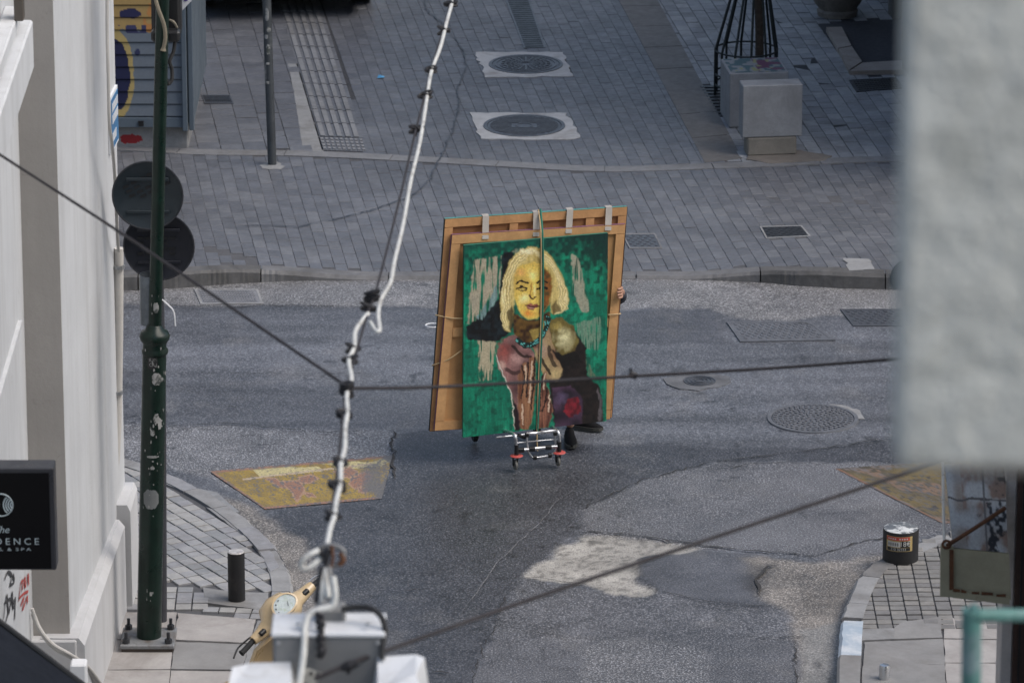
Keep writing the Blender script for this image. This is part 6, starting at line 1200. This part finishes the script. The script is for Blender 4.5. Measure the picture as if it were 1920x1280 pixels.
# ------------------------------------------------------------------ suspended street lamp and its wires
LW = M('lamp_white', (.60, .61, .62), .5, var=.08, bump=.1, stain=(.42, .41, .39), sscale=7, sthr=(.5, .75)); LG = M('lamp_grey_and_shade', (.19, .19, .188), .55, var=.06, bump=.05); CABW = M('cable_white', (.58, .58, .55), .6, var=.12, scale=14, bump=.4, bscale=30, bdist=.01, stain=(.28, .26, .23), sscale=9, sthr=(.52, .68)); WIRE = M('wire_brown', (.020, .016, .018), .7, 0, var=.25); TIE = M('tie_black', (.012, .011, .013), .6)
YL = 17.8
t = thing('street_lamp', 'white suspended street lamp housing seen from above, bottom centre', 'street lamp', AT(618, 1300, YL))
m = MB(); a = AT(511, 1192, YL); b_ = AT(719, 1192, YL); zt = a.z; m.box(((a.x+b_.x)/2, YL+.10, zt-.14), (b_.x-a.x, .20, .28), None, .012); m.build('gear_box', LG, t)  # box darker than its lid: shade of the front put into the grey
m = MB(); m.box(((a.x+b_.x)/2, YL+.10, zt+.004), (b_.x-a.x+.012, .212, .016), None, .004); m.build('box_lid', LW, t)
def wing(pxs, zt_, zb_, name):
    m = MB(); top = [AT(x, y, Y) for (x, y, Y) in pxs]; c = sum(top, Vector())/len(top); n = len(top)
    bot = [Vector((c.x+(p.x-c.x)*1.28, c.y+(p.y-c.y)*1.5, p.z-zb_)) for p in top]
    m.add(top+bot, [tuple(range(n)), tuple(range(2*n-1, n-1, -1))]+[(i, (i+1) % n, (i+1) % n+n, i+n) for i in range(n)]); return m.build(name, LW, t)
wing([(436, 1250, YL-.05), (470, 1242, YL), (545, 1240, YL), (545, 1290, YL-.22), (425, 1296, YL-.22)], 0, .16, 'wing'); wing([(708, 1231, YL), (780, 1226, YL), (796, 1232, YL-.02), (780, 1262, YL-.16), (790, 1300, YL-.24), (708, 1300, YL-.24)], 0, .16, 'wing')
m = MB(); c = AT(616, 1320, YL-.02); m.box((c.x, YL-.03, zt-.27), (.60, .42, .10), None, .02); m.build('reflector_body', LG, t)
def tb(pts, r, mat, name, par=None, n=6, seg=10): m = MB(); m.tube(cat([AT(*p) for p in pts], n), r, seg); return m.build(name, mat, par or t, True)
tb([(560, 1290, YL-.1), (568, 1235, YL-.06), (571, 1200, YL-.02), (572, 1175, YL+.02), (580, 1152, YL+.05), (600, 1142, YL+.06), (622, 1136, YL+.07), (628, 1115, YL+.08), (624, 1080, YL+.1)], .0125, CABW, 'white_lead'); tb([(640, 1142, YL+.1), (665, 1138, YL+.1), (695, 1140, YL+.08), (715, 1156, YL+.05), (722, 1180, YL+.03), (718, 1205, YL), (716, 1235, YL-.03)], .011, RUB, 'black_lead')
m = MB(); m.box(AT(620, 1158, YL+.16), (.11, .09, .10), None, .01); m.build('hanger_box', LG, t)
for (x, y) in ((522, 1204), (708, 1204), (522, 1262), (708, 1262), (560, 1170), (690, 1170)):
    m = MB(); m.lathe(AT(x, y, YL+(-.004 if y > 1200 else .03)), [(0, .006), (.008, .005), (.010, 0)], 10, Matrix.Rotation(PI/2 if y > 1200 else 0, 3, 'X')); m.build('screw', STEEL, t)
m = MB(); m.box(((a.x+b_.x)/2, YL-.002, zt-.20), (b_.x-a.x-.01, .006, .005)); m.build('seam', TIE, t)
for (p, q, mt, r) in (((604, 1062, YL+.18), (592, 1130, YL+.12), BLACK, .010), ((606, 1065, YL+.18), (603, 1128, YL+.12), CABW, .010), ((616, 1062, YL+.18), (624, 1132, YL+.12), LG, .012), ((610, 1065, YL+.18), (615, 1120, YL+.12), CABW, .012)): tb([p, ((p[0]+q[0])/2, (p[1]+q[1])/2, (p[2]+q[2])/2), q], r, mt, 'hanger_rod', n=3)
for (pts, mt, r) in (([(600, 1030, YL+.2), (585, 1037, YL+.18), (570, 1047, YL+.17), (565, 1058, YL+.17), (572, 1066, YL+.17), (588, 1058, YL+.18), (602, 1045, YL+.2)], CABW, .0105), ([(600, 1028, YL+.22), (612, 1022, YL+.22), (630, 1024, YL+.21), (644, 1032, YL+.2), (642, 1048, YL+.2), (630, 1060, YL+.2), (614, 1060, YL+.2), (606, 1048, YL+.2)], LG, .009), ([(638, 1035, YL+.2), (644, 1050, YL+.19), (636, 1058, YL+.19)], RUST, .010), ([(622, 1022, YL+.19), (624, 1045, YL+.18), (620, 1064, YL+.18)], RUST, .006), ([(598, 1026, YL+.2), (606, 1042, YL+.19), (616, 1030, YL+.19), (610, 1058, YL+.18)], TIE, .010)): tb(pts, r, mt, 'clamp_loop')
for k in range(6): tb([(592+k*2, 1150+k*13, YL+.03-k*.01), (604, 1155+k*13, YL+.02-k*.01), (598, 1166+k*13, YL+.02-k*.01)], .014 if k % 2 else .010, TIE, 'tie_coil', n=4, seg=7)
m = MB(); q = [AT(575, 1250, YL-.05), AT(606, 1262, YL-.05), AT(575, 1300, YL-.05), AT(540, 1292, YL-.05)]; m.slab(q, .006, Vector((0, -.6, .8))); pr = m.build('perforated_strap', PALEM, t)
for (x, y) in ((583, 1262), (596, 1264), (560, 1280), (574, 1284)): m = MB(); m.lathe(AT(x, y, YL-.062), [(0, .002), (.008, .002), (.008, -.004)], 12, Matrix.Rotation(PI/2-.4, 3, 'X')); m.build('hole', TIE, pr)
def YW(py): return 18.0+(1040-py)/1040*10.0           # the cable run leads away from the lamp up the street
def run(pts, r, mat, name, label, cat_, seg=8): m = MB(); m.tube(cat([AT(x, y, YW(y)) for x, y in pts], 5), r, seg); return tag(m.build(name, mat, smooth=True), label, cat_)
run([(612, 1030), (622, 960), (634, 865), (648, 740), (660, 690), (690, 585), (705, 545), (745, 390), (780, 243), (812, 120), (846, 4), (905, -220), (980, -520)], .006, WIRE, 'support_wire', 'thin brown support wire running up the street above the lamp', 'wire')
run([(852, -30), (849, 0), (838, 40), (826, 88), (808, 138), (798, 200), (787, 268), (770, 340), (756, 420), (740, 488), (732, 530), (714, 562), (709, 590), (712, 618), (704, 620), (694, 604)], .0095, CABW, 'power_cable', 'thick white cable hanging beside the brown support wire, upper length', 'cable', 10)
run([(690, 588), (680, 600), (666, 622), (664, 652), (654, 676), (659, 712), (650, 740), (651, 775), (647, 800), (646, 840), (639, 868), (638, 905), (630, 940), (626, 970), (619, 990), (612, 1028)], .010, CABW, 'power_cable', 'thick white cable lashed to the support wire, lower length above the lamp', 'cable', 10)
TIES = [(845, 6, 0), (832, 56, 1), (808, 130, 2), (797, 178, 3), (781, 240, 4), (697, 560, 5), (692, 575, 6), (662, 651, 7), (656, 672, 8), (650, 733, 9), (645, 775, 10), (638, 865, 11), (632, 908, 12), (625, 965, 13)]
for (x, y, k) in TIES:
    c = AT(x, y, YW(y)); m = MB(); rx = random.uniform(.026, .036); ph = random.uniform(-.5, .5)
    for q in range(2 if k not in (5, 9) else 4):
        tilt = random.uniform(-.5, .5); m.tube([c+Vector((math.cos(a)*rx, math.sin(a)*.024, q*.014-.01+math.cos(a+ph)*rx*tilt)) for a in np.linspace(0, 2*PI, 14, endpoint=False)], .0075, 5, closed=True)
    m.tube([c+Vector((.004, -.02, .015)), c+Vector((-.008, -.022, -.035))], .010, 5)
    w_ = ['topmost', 'second', 'third', 'fourth', 'fifth', 'sixth', 'seventh', 'eighth', 'ninth', 'tenth', 'eleventh', 'twelfth', 'thirteenth', 'lowest'][k]
    tag(m.build('cable_tie', TIE), 'black tie binding white cable to wire, %s counted from the top' % w_, 'cable tie', 'ties along the cable')
def span(pts, r, name, label): m = MB(); m.tube(cat([AT(*p) for p in pts], 6), r, 7); return tag(m.build(name, WIRE, smooth=True), label, 'wire')
span([(-60, 250, 24.5), (0, 290, 24.0), (220, 432, 22.8), (430, 574, 21.8), (646, 721, 21.05)], .007, 'span_wire', 'dark wire slanting from the left wall down to the cable joint')
span([(648, 728, 21.05), (800, 726, 21.2), (1000, 716, 21.5), (1190, 705, 21.9), (1450, 690, 22.4), (1680, 673, 22.9), (1950, 650, 23.5)], .0075, 'span_wire', 'dark wire crossing level in front of the painting to the right')
c = AT(1187, 703, 21.9); m = MB(); m.box(c, (.04, .02, .03), Matrix.Rotation(.3, 3, 'Y'), .006); m.tube([c, c+Vector((-.012, 0, .03))], .006, 6); tag(m.build('wire_clamp', TIE), 'small dark clamp on the level wire right of the painting', 'clamp')
span([(590, 1272, 17.7), (650, 1246, 17.75), (720, 1220, 17.85), (1000, 1121, 18.3), (1300, 1020, 18.8), (1700, 886, 19.5), (1900, 820, 19.9)], .0085, 'span_wire', 'dark wire rising from the lamp to the lower right past the pale pier')
c = AT(655, 1247, 17.74); m = MB(); m.tube([c+Vector((-.03, 0, -.01)), c+Vector((0, 0, .0)), c+Vector((.03, 0, .012))], [.012, .02, .012], 8); m.tube([c, c+Vector((-.005, 0, -.03))], .008, 6); tag(m.build('wire_clamp', TIE), 'dark knotted clamp where the rising wire meets the lamp', 'clamp')
# ------------------------------------------------------------------ cream scooter behind the lamp
SC0 = G(529, 1150, 1.0); hx = Vector((.64, .62, .42)).normalized()
CRM = M('scooter_cream', (.56, .42, .24), .35, var=.06, bump=.02, coat=.4)
fw_ = Vector((-.66, .75, 0)).normalized(); up_ = hx.cross(fw_).normalized(); up_ = up_ if up_.z > 0 else -up_; fw_ = up_.cross(hx).normalized(); fw_ = fw_ if fw_.y > 0 else -fw_
t = thing('scooter', 'cream scooter parked behind the lamp, handlebar and dial showing', 'scooter', Vector((SC0.x, SC0.y, 0)))
RS = frame3(hx, fw_, up_)
def S3(x, y, z): return SC0+RS @ Vector((x, y, z))
m = MB(); secs = [(-.27, .030, .030, 0), (-.20, .040, .038, 0), (-.13, .058, .05, .005), (-.08, .115, .088, .015), (0, .13, .098, .02), (.08, .115, .088, .015), (.13, .058, .05, .005), (.20, .044, .040, 0), (.28, .034, .034, 0)]; vs = []
for (x, ry, rz_, dz) in secs:
    for k in range(16): a = 2*PI*k/16; vs.append(S3(x, math.cos(a)*ry+(.01 if abs(x) < .1 else 0), math.sin(a)*rz_+dz))
n = len(secs); m.add(vs, [(i*16+k, (i+1)*16+k, (i+1)*16+(k+1) % 16, i*16+(k+1) % 16) for i in range(n-1) for k in range(16)]+[tuple(range(16)), tuple(range((n-1)*16, n*16))]); hbr = m.build('handlebar_cover', CRM, t, True)
dn = (RS @ Vector((0, -.62, .78))).normalized(); du = hx; dv = dn.cross(du).normalized(); RD = frame3(du, dv, dn); dc = S3(-.0, -.070, .088)
m = MB(); vs = [];
def oval(rx, ry, h): return [dc+RD @ Vector((math.cos(a)*rx, math.sin(a)*ry*(1.0 if math.sin(a) > 0 else .8), h)) for a in np.linspace(0, 2*PI, 32, endpoint=False)]
A, B, C_ = oval(.098, .078, -.02), oval(.096, .076, .016), oval(.084, .064, .018); m.add(A+B+C_, [(i, (i+1) % 32, (i+1) % 32+32, i+32) for i in range(32)]+[(i+32, (i+1) % 32+32, (i+1) % 32+64, i+64) for i in range(32)]); dl = m.build('dial_bezel', CRM, hbr, True)
m = MB(); m.add(oval(.085, .065, .014), [tuple(range(32))]); m.build('dial_face', M('dial_pale', (.30, .37, .38), .3, var=.3, scale=28, bump=0, coat=.4, stain=(.20, .28, .18), sscale=30, sthr=(.55, .65)), hbr)
m = MB()
for k in range(4): a = PI*(.55+.5*k/3); p = dc+RD @ Vector((math.cos(a)*.068, math.sin(a)*.05, .0165)); m.box(p, (.008, .010, .002), RD @ rotz(a))
m.box(dc+RD @ Vector((.02, -.006, .0165)), (.004, .03, .002), RD @ rotz(-.6)); m.build('dial_marks', M('dial_ink', (.03, .05, .06), .5), hbr)
for sx in (-1, 1):
    m = MB(); m.tube([S3(sx*.255, 0, 0), S3(sx*.27, 0, 0), S3(sx*.375, -.012, 0), S3(sx*.39, -.012, 0)], [.024, .018, .018, .021], 14); m.build('grip', RUB, t, True)
    m = MB(); m.tube(cat([S3(sx*.23, .04, 0), S3(sx*.29, .055, -.005), S3(sx*.36, .06, -.01), S3(sx*.43, .03, -.02)], 5), .006, 7); m.build('brake_lever', CHROME if sx > 0 else BLACK, t, True)
    m = MB(); m.box(S3(sx*.20, -.03, .022), (.05, .03, .03), RS, .006); m.build('switch', BLACK, t)
m = MB(); m.lathe(S3(0, .10, .005), [(0, .03), (.04, .025), (.06, .0), (.066, -.03)], 24, RS @ Matrix.Rotation(-PI/2, 3, 'X')); m.build('headlight', M('lamp_glass', (.6, .62, .62), .1, coat=1), t, True)
# body below (leaning, mostly under the picture edge)
g0_ = Vector((SC0.x+.02, SC0.y-.1, 0)); fh = Vector((-.66, .75, 0)).normalized(); sd = Vector((fh.y, -fh.x, 0)); ln = Vector((0, 0, 1))+sd*.10; ln.normalize()
def B3(f, s_, z): return g0_+fh*f+sd*s_+ln*z-sd*.10
m = MB(); secs = [(.10, .05, .92), (.16, .16, .82), (.20, .20, .62), (.22, .19, .42), (.14, .17, .28)]; vs = []
for (f, hw, z) in secs:
    for k in range(9): q = -1+2*k/8; vs.append(B3(f-.07*q*q, hw*q, z))
    for k in range(9): q = 1-2*k/8; vs.append(B3(f-.07*q*q-.03, hw*q, z))
n = len(secs); m.add(vs, [(i*18+k, (i+1)*18+k, (i+1)*18+(k+1) % 18, i*18+(k+1) % 18) for i in range(n-1) for k in range(18)]); m.build('leg_shield', CRM, t, True)
m = MB(); m.tube([B3(.16, 0, .95), B3(.24, 0, .6), B3(.32, 0, .24)], .026, 12); m.build('fork', STEEL, t)
def wheel(f, nm):
    Rw = frame3(fh, ln, sd); m = MB(); m.lathe(B3(f, 0, .235), [(.14, -.05), (.20, -.055), (.235, -.03), (.24, 0), (.235, .03), (.20, .055), (.14, .05)], 32, Rw); w_ = m.build(nm, RUB, t, True); m = MB(); m.lathe(B3(f, 0, .235), [(0, .04), (.05, .04), (.14, .02), (.145, .05), (.145, -.05), (0, -.05)], 20, Rw); m.build('rim', STEEL, w_, True)
wheel(.33, 'wheel'); wheel(-.92, 'wheel')
m = MB(); vs = []; Nn = 12
for k in range(Nn+1):
    a = PI*(.02+.75*k/Nn)
    for s_ in (-.075, -.05, .05, .075): vs.append(B3(.33+math.cos(a)*.28, s_, .235+math.sin(a)*(.28 if abs(s_) < .06 else .24)))
m.add(vs, [(k*4+j, (k+1)*4+j, (k+1)*4+j+1, k*4+j+1) for k in range(Nn) for j in range(3)]); m.build('front_fender', CRM, t, True)
m = MB(); q = [B3(.14, -.15, .26), B3(.14, .15, .26), B3(-.35, .18, .24), B3(-.35, -.18, .24)]; m.slab(q, .05, ln); m.build('floor_board', CRM, t)
m = MB(); secs = [(-.35, .13, .24, .62), (-.5, .20, .22, .74), (-.8, .22, .26, .74), (-1.05, .17, .36, .70), (-1.2, .07, .46, .62)]; vs = []
for (f, hw, z0, z1) in secs:
    for k in range(14): a = 2*PI*k/14; vs.append(B3(f, hw*math.cos(a), (z0+z1)/2+(z1-z0)/2*math.sin(a)))
n = len(secs); m.add(vs, [(i*14+k, (i+1)*14+k, (i+1)*14+(k+1) % 14, i*14+(k+1) % 14) for i in range(n-1) for k in range(14)]+[tuple(range(14)), tuple(range((n-1)*14, n*14))]); m.build('rear_body', CRM, t, True)
m = MB(); q = [(-.38, .10), (-.55, .15), (-.95, .14), (-1.1, .08)]; vs = [];
for (f, hw) in q: vs += [B3(f, -hw, .74), B3(f, hw, .74), B3(f, hw*.8, .82), B3(f, -hw*.8, .82)]
m.add(vs, [(i*4+j, (i+1)*4+j, (i+1)*4+(j+1) % 4, i*4+(j+1) % 4) for i in range(3) for j in range(4)]+[(0, 1, 2, 3), (12, 13, 14, 15)]); m.build('seat', RUB, t, True)
